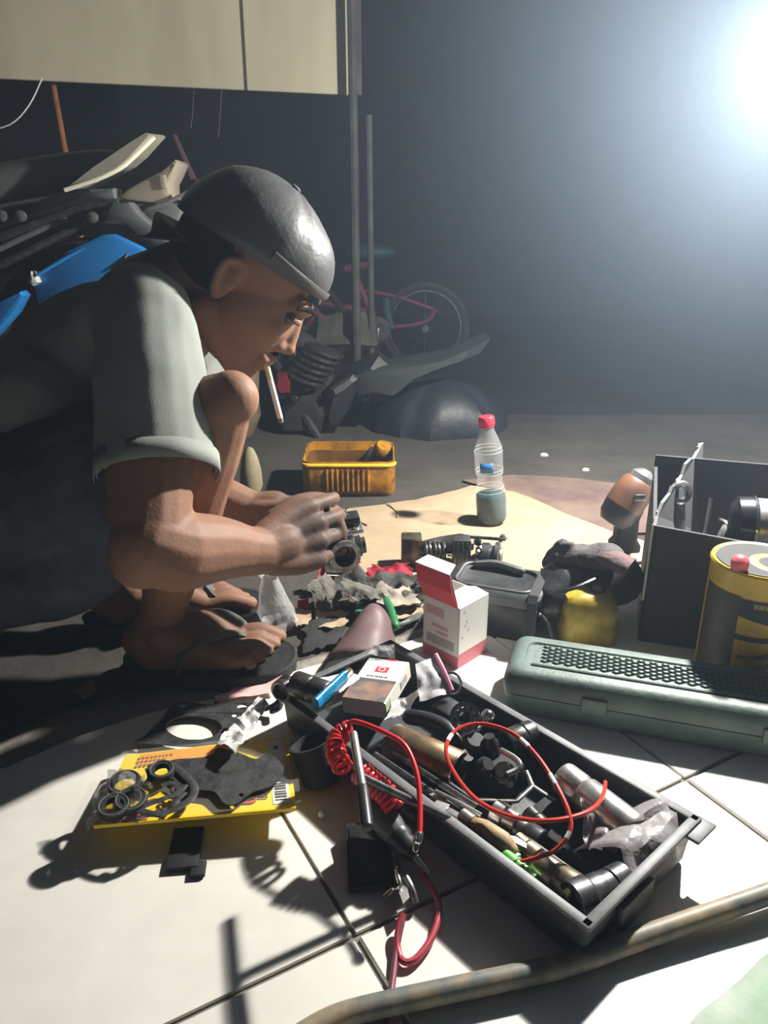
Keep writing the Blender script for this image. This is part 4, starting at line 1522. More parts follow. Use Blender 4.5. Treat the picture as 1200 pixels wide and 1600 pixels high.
# ------------------------------------------------------------------ white and red carton, lid open
k0, kl, kr = G(715, 1046, 0), G(657, 1003, 0), G(769, 1012, 0)
kx, ky = (kr - k0), (kl - k0)
ky = (ky - kx * (ky.dot(kx) / kx.dot(kx)))
kx, ky = kx.normalized() * .064, ky.normalized() * .064
KH = .092
ct = thing('carton', 'small white and red carton with its lid flipped open', 'box', k0 + (kx + ky) / 2)
up = V((0, 0, 1))
t_ = .0012


def wall(name, a, b, z0, z1, m, par, inner):
    bm = NB()
    prism(bm, [a + up * z0, b + up * z0, b + up * z1, a + up * z1], inner * t_)
    return obj(name, bm, m, par, smooth=False)


ix, iy = kx.normalized(), ky.normalized()
wl = wall('side_panel', k0, k0 + ky, .001, KH, M_WHITEC, ct, ix)
wr_ = wall('front_panel', k0, k0 + kx, .001, KH, M_WHITEC, ct, iy)
wall('back_panel', k0 + ky, k0 + kx + ky, .001, KH - .004, M_GREYC, ct, -iy)
wall('side_panel', k0 + kx, k0 + kx + ky, .001, KH, M_WHITEC, ct, -ix)
bm = NB()
prism(bm, [k0 + up * .002, k0 + kx + up * .002, k0 + kx + ky + up * .002, k0 + ky + up * .002], -up * t_)
obj('base_panel', bm, M_WHITEC, ct, smooth=False)


def face_decal(name, o, dx, u0, u1, z0, z1, m, par):
    n = dx.cross(up)
    if n.dot(k0 + (kx + ky) / 2 - o) > 0:
        n = -n
    a, b = o + dx * u0, o + dx * u1
    bm = NB()
    prism(bm, [p + n * .0005 for p in (a + up * z0, b + up * z0, b + up * z1, a + up * z1)], -n * .0004)
    return obj(name, bm, m, par, smooth=False)


face_decal('red_band', k0, kx, 0, 1, .001, .022, M_PINKC, wr_)
face_decal('red_band', k0, ky, 0, 1, .001, .018, M_PINKC, wl)
face_decal('grey_print', k0, ky, .12, .9, .024, .038, M_GREYC, wl)
face_decal('pink_print', k0, ky, .42, .92, .068, .082, mat('faded_pink', (.60, .40, .40), .6), wl)
face_decal('pink_print', k0, ky, .30, .75, .050, .056, mat('faded_pink', (.60, .40, .40), .6), wl)
face_decal('pink_print', k0, ky, .30, .62, .042, .047, mat('faded_pink', (.60, .40, .40), .6), wl)
for u, z in ((.14, .082), (.18, .060), (.30, .052), (.10, .044), (.22, .066)):
    face_decal('print_mark', k0, kx, u, u + .05, z, z + .004, M_GREYC, wr_)
# lid hinged on the left panel, standing up; tuck flap and dust flaps
h0, h1 = k0 + ky * .06 + up * KH, k0 + ky + up * KH
nl = -ix
ld0 = h0 + nl * .010 + up * .050 + iy * .008
ld1 = h1 + nl * .010 + up * .050 + iy * .008
mid0, mid1 = (h0 + ld0) / 2 + nl * .004, (h1 + ld1) / 2 + nl * .004
bm = NB()
loft(bm, [[h0, h1, h1 + ix * t_, h0 + ix * t_], [mid0, mid1, mid1 + ix * t_, mid0 + ix * t_], [ld0, ld1, ld1 + ix * t_, ld0 + ix * t_]])
lid = obj('lid', bm, M_REDC, ct, smooth=False)
bm = NB()
prism(bm, [h0 + ix * .0016, h1 + ix * .0016, ld1 + ix * .0016, ld0 + ix * .0016], ix * .0006)
obj('lid_lining', bm, M_GREYC, lid, smooth=False)
bm = NB()
tk = ix * .020 + up * .006
prism(bm, [ld0, ld1, ld1 + tk - iy * .006, ld0 + tk + iy * .006], up * t_)
obj('tuck_flap', bm, M_WHITEC, lid, smooth=False)
bm = NB()
f0, f1 = k0 + up * KH, k0 + kx + up * KH
fo = iy * .034 + up * .004
loft(bm, [[f0, f1, f1 + up * t_, f0 + up * t_], [f0 + fo * .6 + up * .003 + ix * .002, f1 + fo * .6 + up * .003 - ix * .004, f1 + fo * .6 + up * (.003 + t_) - ix * .004, f0 + fo * .6 + up * (.003 + t_) + ix * .002],
          [f0 + fo + ix * .006, f1 + fo - ix * .012, f1 + fo + up * t_ - ix * .012, f0 + fo + up * t_ + ix * .006]])
obj('dust_flap', bm, M_WHITEC, ct, smooth=False)
bm = NB()
g0, g1 = k0 + ky + up * KH, k0 + kx * .55 + ky + up * KH
prism(bm, [g0, g1, g1 + up * .026 - ix * .004, g0 + up * .032], iy * t_)
obj('dust_flap', bm, M_GREYC, ct, smooth=False)  # this flap's shading is put into its grey card colour

# ------------------------------------------------------------------ black plastic case with strap, behind the carton
bc = thing('battery_case', 'black plastic battery case with recessed lid and strap, behind the carton', 'case', V((.17, 1.03, TZ)))
bx, by = V((.93, -.36, 0)), V((.36, .93, 0))
cc = D(782, 940, 1.10)
cc = V((.170, 1.038, 0))
bm = NB()
loft(bm, [[cc + bx * p.x + by * p.y + V((0, 0, z)) for p in rrect(0, 0, w, d, r, 0, 4)] for w, d, r, z in
          ((.060, .040, .012, TZ + .001), (.066, .046, .014, .010), (.068, .048, .014, .052), (.066, .046, .014, .060))])
o = obj('case_body', bm, M_BLACK, bc)
bm = NB()
loft(bm, [[cc + bx * p.x + by * p.y + V((0, 0, z)) for p in rrect(0, 0, w, d, r, 0, 4)] for w, d, r, z in
          ((.071, .051, .016, .058), (.072, .052, .016, .070), (.066, .046, .016, .076), (.056, .036, .014, .0765), (.052, .032, .012, .073), (.02, .012, .008, .073))])
ldd = obj('lid', bm, mat('scuffed_black', (.035, .037, .040), .33, var=.3, scale=30), bc)
bm = NB()
pts = [cc + bx * p.x + by * p.y + V((0, 0, .0775)) for p in rrect(0, 0, .058, .038, .018, 0, 5)]
tube(bm, pts + [pts[0]], .0022, 6, 1)
obj('lid_ridge', bm, M_GREYP, ldd)
bm = NB()
loft(bm, [[cc + bx * (x + sx) + by * y + V((0, 0, z)) for sx, (y, z) in ((0, p), (.014, p), (.014, q), (0, q))] for x, p, q in
          [(.056, (-.054, .02), (-.056, .02)), (.056, (-.054, .070), (-.057, .072)), (.056, (-.046, .078), (-.048, .081)), (.056, (.046, .078), (.048, .081)), (.056, (.054, .070), (.057, .072)), (.056, (.054, .0), (.057, .0))]])
obj('strap', bm, M_RUBBER, bc)
for y in (-.03, -.012):
    bm = NB()
    box(bm, cc + bx * .0715 + by * y + V((0, 0, .045)), (.003, .010, .004), (bx, by, V((0, 0, 1))), bev=.001)
    obj('clip', bm, M_CHROME, bc)
bm = NB()
tube(bm, [cc + bx * .07 + by * -.03 + V((0, 0, .045)), cc + bx * .085 + by * -.045 + V((0, 0, .04)), cc + bx * .098 + by * -.05 + V((0, 0, .012)), cc + bx * .11 + by * -.06 + V((0, 0, .004))], .0022, 8)
obj('lead_wire', bm, M_BLACK, bc)
bm = NB()
tube(bm, [cc + bx * -.04 + by * .03 + V((0, 0, .079)), cc + bx * -.01 + by * .034 + V((0, 0, .083)), cc + bx * .03 + by * .028 + V((0, 0, .080))], .006, 8, rounded=True)
tag(obj('pen_tool', bm, M_GREYP), 'short grey rod lying on the lid of the black battery case', 'rod')

# ------------------------------------------------------------------ black leather pouch with gloves on it
pr = thing('leather_pouch', 'shiny black leather pouch behind the battery case', 'pouch', V((.32, 1.12, TZ)))
bm = NB()
pts = [G(862, 935, .05), G(885, 920, .055), G(930, 905, .06), (G(962, 905, .06))]
tube(bm, pts, [.036, .046, .050, .042], 22, 5, rounded=True)
for v in bm.verts:
    v.co += V((0, 0, .004 * noise.noise(v.co * 26)))
    v.co.z = max(v.co.z, TZ + .001)
o = obj('pouch_body', bm, M_LEATHER, pr)
bm = NB()
tube(bm, [G(868, 925, .095), G(900, 918, .104), G(930, 905, .11)], .003, 6)
obj('seam_piping', bm, M_LEATHER, o)
gl = thing('work_glove', 'dirty dark grey work glove draped on the black pouch', 'glove', V((.35, 1.18, .1)))
bm = NB()
gp = NB()
p0, p1 = G(945, 868, .115), G(885, 868, .105)
capsule(gp, p0, p1, .030, .024, flat=.6)
for i, (x, y, z) in enumerate([(858, 880, .07), (866, 872, .085), (872, 866, .10), (885, 858, .115)]):
    tube(gp, [p1 + V((0, .01 - i * .006, 0)), (p1 + G(x, y, z)) / 2 + V((0, 0, .014)), G(x, y, z)], [.015, .013, .011], 10, 3, rounded=True)
bm = remesh_obj(gp, .004, 4)
for v in bm.verts:
    v.co += v.normal * .004 * noise.noise(v.co * 45)
obj('glove_hand', bm, M_GLOVE, gl, ang=3)
bm = NB()
tube(bm, [G(940, 868, .118), G(962, 876, .116), G(985, 888, .110)], [.019, .022, .022], 14, 3, flat=.6)
obj('glove_cuff', bm, M_GLOVER, gl)
bm = NB()
tube(bm, [G(862, 866, .075), G(872, 858, .088), G(890, 852, .095)], [.005, .009, .006], 10, 3, flat=.6, rounded=True)
tag(obj('blue_strip', bm, mat('blue_plastic', (.02, .10, .30), .4)), 'small blue plastic strip poking out behind the glove', 'plastic strip')

# ------------------------------------------------------------------ electric drill standing on its handle
dl = thing('electric_drill', 'worn orange and black electric drill standing behind the black crate', 'drill', G(972, 866, TZ))
q0 = G(972, 862, TZ + .002)
hb = V((q0.x, q0.y, TZ))
bm = NB()
loft(bm, [[hb + V((p.x, p.y, z)) for p in rrect(.002, .0, w, d, .008, 0, 3)] for w, d, z in ((.026, .022, .001), (.026, .022, .02), (.020, .018, .03), (.019, .018, .07), (.024, .02, .088))])
o = obj('handle', bm, M_BLACKM, dl)
bm = NB()
c1 = hb + V((-.010, -.01, .100))
a1 = V((.45, .1, .75)).normalized()
lathe(bm, c1, a1, [(-.042, .010), (-.040, .024), (-.026, .032), (-.004, .034)], 22)
obj('motor_cap', bm, M_BLACK, dl)
bm = NB()
lathe(bm, c1, a1, [(-.004, .0345), (.02, .0345), (.046, .031), (.052, .026)], 22)
h_ = obj('housing', bm, M_ORANGE, dl)
bm = NB()
lathe(bm, c1, a1, [(.052, .024), (.062, .023), (.070, .014), (.074, .006)], 20)
obj('gear_nose', bm, M_GREYP, dl)
bm = NB()
box(bm, c1 + a1 * .022 + V((.005, -.034, .006)), (.02, .004, .012), bev=.0015)
obj('name_plate', bm, M_OILY, h_)

# ------------------------------------------------------------------ open black crate with tools
cr0 = thing('black_crate', 'open black crate of tools with a torn raised flap', 'crate', V((.50, 1.06, TZ)))
f0, f1 = G(992, 1004, TZ), G(1142, 1014, TZ)
f0, f1 = V((.372, .985, TZ)), V((.513, .940, TZ))
fx = (f1 - f0).normalized()
fy = V((-fx.y, fx.x, 0))
CW, CDp, CH = .26, .20, .190
t_ = .005


def cwall(name, a, b, h0, h1, inn, m=M_BLACKM):
    bm = NB()
    prism(bm, [a, b, b + up * h1, a + up * h0], inn * t_)
    return obj(name, bm, m, cr0, smooth=False)


c00, c10, c11, c01 = f0, f0 + fx * CW, f0 + fx * CW + fy * CDp, f0 + fy * CDp
cwall('front_wall', c00, c10, CH, CH - .022, fy)
cwall('back_wall', c01, c11, CH + .045, CH + .045, -fy)
cwall('side_wall', c00, c01, CH, CH + .03, fx)
cwall('side_wall', c10, c11, CH, CH, -fx)
bm = NB()
prism(bm, [p + up * .006 for p in (c00, c10, c11, c01)], -up * .005)
obj('crate_floor', bm, M_BLACKM, cr0, smooth=False)
# raised torn flap on the left side
bm = NB()
e0, e1 = D(995, 812, 1.10), D(1098, 694, 1.24)
base0, base1 = c00 + up * CH, c01 + up * (CH + .03)
prof_ = [(0, 0), (.08, .004), (.16, .016), (.30, .010), (.34, .018), (.42, .004), (.55, .006), (.60, .020), (.72, .012), (.80, .0), (.90, .002), (.96, .008), (1.0, .0)]
topl = [base0.lerp(e1, t) + V((-.004, 0, s * .8)) for t, s in prof_]
poly = [base0] + topl[1:] + [D(1088, 830, 1.24), D(1040, 850, 1.16)]
P0 = poly
vs0 = [bm.verts.new(p) for p in P0]
vs1 = [bm.verts.new(p + V((.004, -.002, 0))) for p in P0]
bm.faces.new(vs0)
bm.faces.new(list(reversed(vs1)))
for i in range(len(vs0)):
    j = (i + 1) % len(vs0)
    bm.faces.new((vs0[i], vs1[i], vs1[j], vs0[j]))
fl = obj('torn_flap', bm, mat('grey_flap', (.09, .095, .10), .7), cr0, smooth=False)
for t0, t1, s in ((.10, .34, .018), (.40, .56, .014), (.58, .80, .018), (.93, 1.0, .012)):
    bm = NB()
    a, b = base0.lerp(e1, t0), base0.lerp(e1, t1)
    d = (b - a)
    o_ = V((-.012, -.010, .004))
    prism(bm, [a, a + d * .15 + o_ * .9, a + d * .45 + o_ * .55, a + d * .7 + o_, b + o_ * .35, b], V((.001, 0, .0022)))
    obj('torn_edge', bm, mat('torn_pale', (.40, .39, .37), .8), fl, smooth=False)
# lid leaning open at the back
bm = NB()
lb0, lb1 = c01 + up * (CH + .035) + fx * .06, c11 + up * (CH + .035)
prism(bm, [lb0 + fy * .002, lb1 + fy * .002, lb1 + fy * .010 - up * .13, lb0 + fy * .010 - up * .13], fy * .008)
obj('lid', bm, mat('dark_lid', (.03, .033, .04), .6, var=.2, scale=10), cr0, smooth=False)
bm = NB()
prism(bm, [c00 + up * .075 + V((-.001, -.0005, 0)), c00 + up * .075 + fx * .002, c00 + up * (CH + .002) + fx * .002, c00 + up * (CH + .002)], V((-.002, -.002, 0)))
obj('bright_edge', bm, mat('worn_edge', (.6, .58, .5), .5), cr0, smooth=False)
# ring spanner
sp = thing('ring_spanner', 'grey ring spanner standing in the black crate', 'spanner', D(1062, 800, 1.14))
p = D(1063, 770, 1.14)
bm = NB()
torus(bm, p, (.25, -1, .15), .0135, .0052, 26, 8, 1.2)
obj('ring_end', bm, M_STEEL, sp)
bm = NB()
tube(bm, [p - V((-.001, 0, .014)), D(1060, 820, 1.14), D(1058, 900, 1.14), D(1058, 950, 1.14)], [.008, .0105, .009, .008], 10, 2, flat=.5, hint=V((0, 1, 0)))
obj('shank', bm, M_STEEL, sp)
# silver rod
rd = thing('screwdriver', 'screwdriver standing in the black crate, bright steel shaft up', 'screwdriver', D(1104, 840, 1.12))
bm = NB()
tube(bm, [D(1112, 779, 1.13), D(1103, 832, 1.12), D(1098, 868, 1.115)], .0034, 8, 1)
obj('shaft', bm, M_CHROME, rd)
bm = NB()
tube(bm, [D(1098, 864, 1.115), D(1094, 900, 1.11), D(1090, 960, 1.10)], [.008, .012, .011], 12, 3, rounded=True)
obj('handle', bm, M_BLACK, rd)
# pliers
pl_ = thing('pliers', 'dull steel pliers leaning in the black crate beside the motor', 'pliers', D(1140, 830, 1.10))
bm = NB()
tube(bm, [D(1148, 799, 1.12), D(1140, 815, 1.11), D(1128, 836, 1.10), D(1110, 890, 1.10)], [.003, .005, .006, .006], 8, 3)
obj('jaw', bm, M_STEEL, pl_)
bm = NB()
tube(bm, [D(1124, 812, 1.12), D(1132, 818, 1.11), D(1142, 830, 1.10), D(1150, 890, 1.10)], [.003, .006, .006, .006], 8, 3)
obj('jaw', bm, M_OILY, pl_)
bm = NB()
prism(bm, [D(1145, 802, 1.125), D(1156, 800, 1.125), D(1158, 818, 1.125), D(1150, 824, 1.125)], V((0, .012, 0)))
obj('pivot_plate', bm, M_STEEL, pl_, smooth=False)
# motor
mo = thing('starter_motor', 'round black and steel motor lying on top of the black crate', 'motor', D(1190, 830, 1.09))
c = D(1188, 822, 1.10)
bm = NB()
lathe(bm, c, V((1, -.25, .0)), [(-.045, .012), (-.042, .030), (-.034, .040), (-.012, .042)], 26)
obj('end_cap', bm, M_BLACKG, mo)
bm = NB()
lathe(bm, c, V((1, -.25, .0)), [(-.012, .040), (.05, .040), (.055, .034)], 26)
sh_ = obj('steel_shell', bm, M_STEEL, mo)
bm = NB()
torus(bm, c + V((-.012, .003, 0)), V((1, -.25, 0)), .041, .003, 28, 8)
obj('seam_ring', bm, M_CHROME, sh_)
# lower bin: things in front of the crate
oc_ = thing('oil_can', 'yellow and black oil can standing before the black crate at the edge', 'can', V((.56, .93, TZ)))
c = V((.478, .888, TZ))
bm = NB()
R_ = .058
lathe(bm, c, (0, 0, 1), [(.001, .05), (.003, R_), (.008, R_ + .0015), (.012, R_), (.175, R_), (.180, R_ + .0015), (.183, R_), (.181, R_ - .006), (.179, .01)], 36)
can = obj('can_body', bm, M_YOIL, oc_)


def wrap(name, h0f, h1f, a0, a1, m, par, n=16):
    """print wrapped round the can: lower and upper edge as functions of the angle"""
    bm = NB()
    vv = []
    for k in range(n + 1):
        a = a0 + (a1 - a0) * k / n
        d = V((math.sin(a), -math.cos(a), 0))
        vv.append((bm.verts.new(c + d * (R_ + .0005) + up * h0f(a)), bm.verts.new(c + d * (R_ + .0005) + up * h1f(a))))
    for k in range(n):
        bm.faces.new((vv[k][0], vv[k + 1][0], vv[k + 1][1], vv[k][1]))
    return obj(name, bm, m, par)


wrap('black_print', lambda a: .118 - .012 * a, lambda a: .150, -.75, 1.3, M_INK, can)
wrap('yellow_letter', lambda a: .140, lambda a: .146, -.45, .55, M_YOIL, can).data.materials[0] = mat('letter_yellow', (.30, .20, .012), .5)
wrap('black_print', lambda a: .094, lambda a: .101, -.75, .25, M_INK, can)
wrap('black_print', lambda a: .070 - .006 * a, lambda a: .080 + .02 * a, -.6, 1.3, M_INK, can)
wrap('black_print', lambda a: .036 + .03 * (a + .6), lambda a: .046 + .03 * (a + .6), -.6, 1.3, M_INK, can)
wrap('black_print', lambda a: .004, lambda a: .030 + max(0, a + .1) * .05, -.3, 1.3, M_INK, can)
wrap('black_print', lambda a: .002, lambda a: .152, -1.7, -.72, mat('dark_brown_print', (.045, .035, .02), .5), can)
bm = NB()
lathe(bm, c + up * .1805, (0, 0, 1), [(0, R_ - .005), (.002, R_ - .006)], 36)
cl = obj('can_lid', bm, M_BLACKM, oc_)
bm = NB()
torus(bm, c + V((.012, -.012, .1828)), (0, 0, 1), .024, .006, 26, 6, .12)
obj('yellow_mark', bm, MATS['letter_yellow'], cl)
bm = NB()
lathe(bm, c + V((-.040, -.028, .187)), (-.1, -.2, 1), [(-.004, .010), (.004, .011), (.010, .010), (.014, .005)], 16)
tag(obj('knob', bm, mat('pink_red_knob', (.55, .09, .12), .35)), 'round pinkish-red knob resting on the yellow and black can', 'knob')
yb_ = thing('oil_bottle', 'yellow plastic oil bottle standing between the pouch and black crate', 'bottle', V((.31, 1.03, TZ)))
c = V((.297, .995, TZ))
bm = NB()
loft(bm, [[c + V((p.x, p.y, z)) for p in rrect(0, 0, w, d, r, 0, 4)] for w, d, r, z in ((.036, .026, .012, .001), (.04, .03, .014, .006), (.04, .03, .014, .062), (.034, .024, .014, .078), (.02, .016, .01, .085))])
obj('bottle_body', bm, mat('ochre_plastic', (.50, .36, .03), .4, col2=(.22, .15, .02), scale=18), yb_)
bm = NB()
lathe(bm, c + V((.012, 0, .084)), (0, 0, 1), [(0, .011), (.012, .011), (.014, .008)], 14)
obj('cap', bm, M_BLACK, yb_)

# ------------------------------------------------------------------ grey-green moulded tool case
gc = thing('tool_case', 'long grey-green moulded tool case with diamond-pattern lid', 'case', V((.36, .80, TZ)))
gA, gB = G(783, 1048, .058), G(806, 994, .058)
gl_ = V((.955, -.297, 0)).normalized()
gw = V((.297, .955, 0)).normalized()
GL, GW = .42, .108
o0 = V((gA.x + .002, gA.y - .006, 0))
gcC = o0 + gl_ * GL / 2 + gw * GW / 2
bm = NB()
gring = lambda w, d, r, z: [gcC + gl_ * p.x + gw * p.y + V((0, 0, z)) for p in rrect(0, 0, w, d, r, 0, 4)]
loft(bm, [gring(GL / 2 - .012, GW / 2 - .012, .012, TZ + .001), gring(GL / 2 - .004, GW / 2 - .004, .014, .004), gring(GL / 2, GW / 2, .016, .028), gring(GL / 2, GW / 2, .016, .030)])
obj('lower_shell', bm, M_GREEN, gc)
bm = NB()
loft(bm, [gring(GL / 2 + .001, GW / 2 + .001, .016, .032), gring(GL / 2 + .001, GW / 2 + .001, .016, .045), gring(GL / 2 - .006, GW / 2 - .006, .016, .057), gring(GL / 2 - .013, GW / 2 - .013, .014, .060),
          gring(GL / 2 - .020, GW / 2 - .024, .012, .060), gring(GL / 2 - .022, GW / 2 - .026, .012, .0575), gring(.05, .02, .01, .0575)])
ldg = obj('lid', bm, M_GREEN, gc)
# raised diamonds in the recessed panel
bmD = NB()
loft(bmD, [[V((x * s, y * s, z)) for x, y in ((-.0062, 0), (0, -.0035), (.0062, 0), (0, .0035))] for s, z in ((1, 0), (.55, .0024))])
me_d = None
nd = 0
for r in range(-4, 5):
    for cI in range(22):
        x = -GL / 2 + .045 + cI * .0145 + (.00725 if r % 2 else 0)
        y = r * .0044
        if x > .10:
            continue
        if me_d is None:
            dobj = obj('raised_diamond', bmD, M_GREEN, ldg, smooth=False)
            me_d = dobj.data
        else:
            dobj = bpy.data.objects.new('raised_diamond', me_d)
            COL.objects.link(dobj)
            dobj.parent = ldg
        q = gcC + gl_ * x + gw * (y + .006)
        dobj.location = V((q.x, q.y, .0575))
        dobj.rotation_euler = (0, 0, math.atan2(gl_.y, gl_.x))
        nd += 1
bm = NB()
tube(bm, [gcC + gl_ * x + gw * -.023 + V((0, 0, .0585)) for x in (-.18, 0, .18)], .0018, 6)
obj('lid_ridge', bm, M_GREEN, ldg)
for x in (-.1, .1):
    bm = NB()
    box(bm, gcC + gl_ * x + gw * (-GW / 2 - .002) + V((0, 0, .034)), (.03, .006, .02), (gl_, gw, up), bev=.002)
    obj('latch', bm, M_GREEN, gc)


# ------------------------------------------------------------------ open tool tray in the foreground
UU = V((.2905, -.327, 0)).normalized()
VV = V((-UU.y, UU.x, 0))
TC = V((.0858, .6745, 0))
TL, TW, TH = .437, .182, .050


def TB(u, v, z):
    return TC + UU * u + VV * v + V((0, 0, z))


tb = thing('tool_tray', 'open black plastic tool tray full of sockets and wires', 'tool box', TC)


def tring(w, d, r, z):
    return [TB(p.x, p.y, z) for p in rrect(0, 0, w, d, r, 0, 3)]


bm = NB()
loft(bm, [tring(TL / 2 - .010, TW / 2 - .010, .006, .0008), tring(TL / 2 - .006, TW / 2 - .006, .006, .006), tring(TL / 2 - .003, TW / 2 - .003, .006, TH),
          tring(TL / 2 - .006, TW / 2 - .006, .005, TH), tring(TL / 2 - .011, TW / 2 - .011, .005, .0045), tring(.05, .02, .005, .0045)])
obj('tray_body', bm, M_TRAY, tb)
for nm, a, b in (('rim_strip', (-TL / 2, -TW / 2), (TL / 2, -TW / 2)), ('rim_strip', (TL / 2, -TW / 2), (TL / 2, TW / 2)), ('rim_strip', (TL / 2, TW / 2), (-TL / 2, TW / 2)), ('rim_strip', (-TL / 2, TW / 2), (-TL / 2, -TW / 2))):
    bm = NB()
    p, q = TB(*a, TH), TB(*b, TH)
    d = (q - p).normalized()
    n = V((d.y, -d.x, 0))
    c = (p + q) / 2 - n * .004
    box(bm, c, ((q - p).length, .010, .005), (d, n, up), bev=.0015)
    obj(nm, bm, M_TRAYRIM, tb)
# partitions
for a, b, h in (((-.09, -.035), (TL / 2 - .01, -.035), .030), ((-.03, -.035), (-.03, .08), .030), ((.205, -.035), (.205, .08), .034)):
    bm = NB()
    p, q = TB(*a, .0045), TB(*b, .0045)
    d = (q - p).normalized()
    n = V((d.y, -d.x, 0))
    box(bm, (p + q) / 2 + up * h / 2, ((q - p).length, .003, h), (d, n, up), bev=.001)
    obj('partition', bm, M_TRAYRIM, tb)
# chipped corner lip at the right
bm = NB()
box(bm, TB(TL / 2 + .004, TW / 2 - .012, TH - .002), (.018, .034, .004), (UU, VV, up), bev=.0015)
obj('corner_lip', bm, M_TRAYRIM, tb)
bm = NB()
box(bm, TB(TL / 2 + .001, -.02, .026), (.006, .05, .03), (UU, VV, up), bev=.002)
obj('latch', bm, M_TRAY, tb)


def socket(label, a, b, r, z, m, name='socket', r2=None, cat='socket', grp='sockets in the tool tray', z2=None, step=.5):
    p, q = G(a[0], a[1], z), G(b[0], b[1], z if z2 is None else z2)
    d = (q - p)
    L = d.length
    r2 = r if r2 is None else r2
    s = step
    prof = [(L * .35, .0005), (L * .35, r * .55), (0, r * .72), (0, r * .95), (L * .03, r), (L * (s - .04), r), (L * s, r * .93), (L * (s + .04), r2), (L * .97, r2), (L, r2 * .94), (L, r2 * .62), (L * .72, r2 * .55), (L * .72, .0005)]
    bm = NB()
    lathe(bm, p, d, prof, 22)
    return tag(obj(name, bm, m, ang=.6), label, cat, grp)


socket('black impact socket perched on the far left tray corner', (461, 1068), (512, 1086), .0155, .072, M_DARKSTEEL)
socket('dull grey socket ring behind the blue lighter', (438, 1082), (452, 1070), .014, .064, M_OILY, step=.6)
socket('short stepped steel socket by the far tray wall', (790, 1163), (832, 1146), .0155, .042, M_OILY, step=.62)
socket('long pale steel socket lying across the right of the tray', (880, 1214), (992, 1300), .0168, .040, M_STEEL, r2=.0175, step=.3)
socket('stubby steel socket beside the long pale socket', (868, 1222), (902, 1250), .012, .022, M_OILY)
socket('bronze-toned socket in the near right compartment', (838, 1352), (902, 1392), .0145, .030, mat('bronze_steel', (.34, .28, .20), .32, .85, var=.3, scale=50))
socket('small bronze-toned socket left of its larger twin', (805, 1318), (840, 1345), .0125, .024, mat('bronze_steel', (.34, .28, .20), .32, .85, var=.3, scale=50))
socket('big black socket in the near tray corner', (893, 1412), (942, 1392), .0185, .034, M_DARKSTEEL, r2=.0165, step=.55)
socket('black socket with shiny edge by the end wall', (930, 1398), (976, 1372), .0155, .034, M_DARKSTEEL, step=.5)
socket('shiny round-headed socket near the wooden handle', (772, 1268), (808, 1288), .0125, .034, M_STEEL, r2=.010)
socket('dark socket beside the shiny round-headed one', (800, 1290), (846, 1318), .0130, .026, M_DARKSTEEL)
socket('tiny dark socket under the red wire', (826, 1272), (850, 1296), .010, .022, M_OILY)
# brown cylinder with bright rim
p, q = G(612, 1160, .038), G(716, 1206, .038)
cyl = thing('brown_sleeve', 'brown metal sleeve with bright open rim in the tray', 'metal sleeve', p)
d = (q - p)
bm = NB()
lathe(bm, p, d, [(0, .012), (0, .0205), (.003, .022), (d.length - .002, .022), (d.length, .0205), (d.length, .017), (d.length * .5, .016), (d.length * .5, .001)], 26)
o = obj('sleeve_body', bm, M_BROWNM, cyl)
bm = NB()
torus(bm, q, d, .0205, .0014, 28, 8)
obj('bright_rim', bm, mat('brass_rim', (.75, .62, .38), .25, .9), o)
# bearing
p = G(728, 1122, .068)
br = thing('ball_bearing', 'shiny steel ball bearing lying on the black parts', 'bearing', p)
ba = V((-.3, -.75, .75)).normalized()
bm = NB()
washer(bm, p, ba, .0165, .0125, .008, 28)
o = obj('outer_ring', bm, M_CHROME, br)
bm = NB()
washer(bm, p, ba, .0095, .006, .008, 24)
obj('inner_ring', bm, M_CHROME, br)
bm = NB()
a_, b_, c_ = basis(ba)
for k in range(8):
    ellipsoid(bm, p + ba * .004 + (b_ * math.cos(k * math.tau / 8) + c_ * math.sin(k * math.tau / 8)) * .011, (.0024, .0024, .0024), seg=10, rings=6)
obj('balls', bm, M_STEEL, br)
bm = NB()
ellipsoid(bm, G(762, 1119, .060), (.008, .008, .008))
tag(obj('steel_ball', bm, M_CHROME), 'single shiny steel ball right of the bearing', 'ball')
# black machine part in the middle of the tray
bp = thing('ignition_switch', 'black bulky electrical part with metal lever in the tray middle', 'engine part', G(770, 1215, .006))
c = G(765, 1205, .024)
bm = NB()
box(bm, c, (.062, .046, .036), (UU, VV, up), bev=.006)
o = obj('housing', bm, M_BLACKM, bp)
for x, y, z, r, h in ((715, 1150, .045, .012, .02), (740, 1160, .05, .014, .018), (752, 1188, .05, .010, .014), (720, 1180, .045, .011, .016), (792, 1200, .046, .012, .016), (770, 1165, .052, .009, .02)):
    bm = NB()
    lathe(bm, G(x, y, z) - up * .012, V((random.uniform(-.5, .5), random.uniform(-.6, .2), 1)), [(0, r), (h * .8, r), (h, r * .7), (h * 1.2, r * .65), (h * 1.2, r * .3)], 14)
    obj('terminal', bm, M_BLACK if x != 792 else M_DARKSTEEL, bp)
bm = NB()
tube(bm, [G(782, 1172, .056), G(803, 1184, .056), G(812, 1194, .055), G(808, 1202, .052), G(792, 1210, .05)], .0032, 8, 3)
obj('lever', bm, M_STEEL, bp)
bm = NB()
box(bm, G(700, 1118, .034), (.030, .03, .03), (UU, VV, up), bev=.004)
obj('connector_block', bm, M_BLACK, bp)
bm = NB()
tube(bm, [G(640, 1120, .045), G(672, 1126, .05), G(700, 1140, .05), G(712, 1160, .045)], .009, 10, 3, rounded=True)
obj('cable_sheath', bm, M_BLACK, bp)
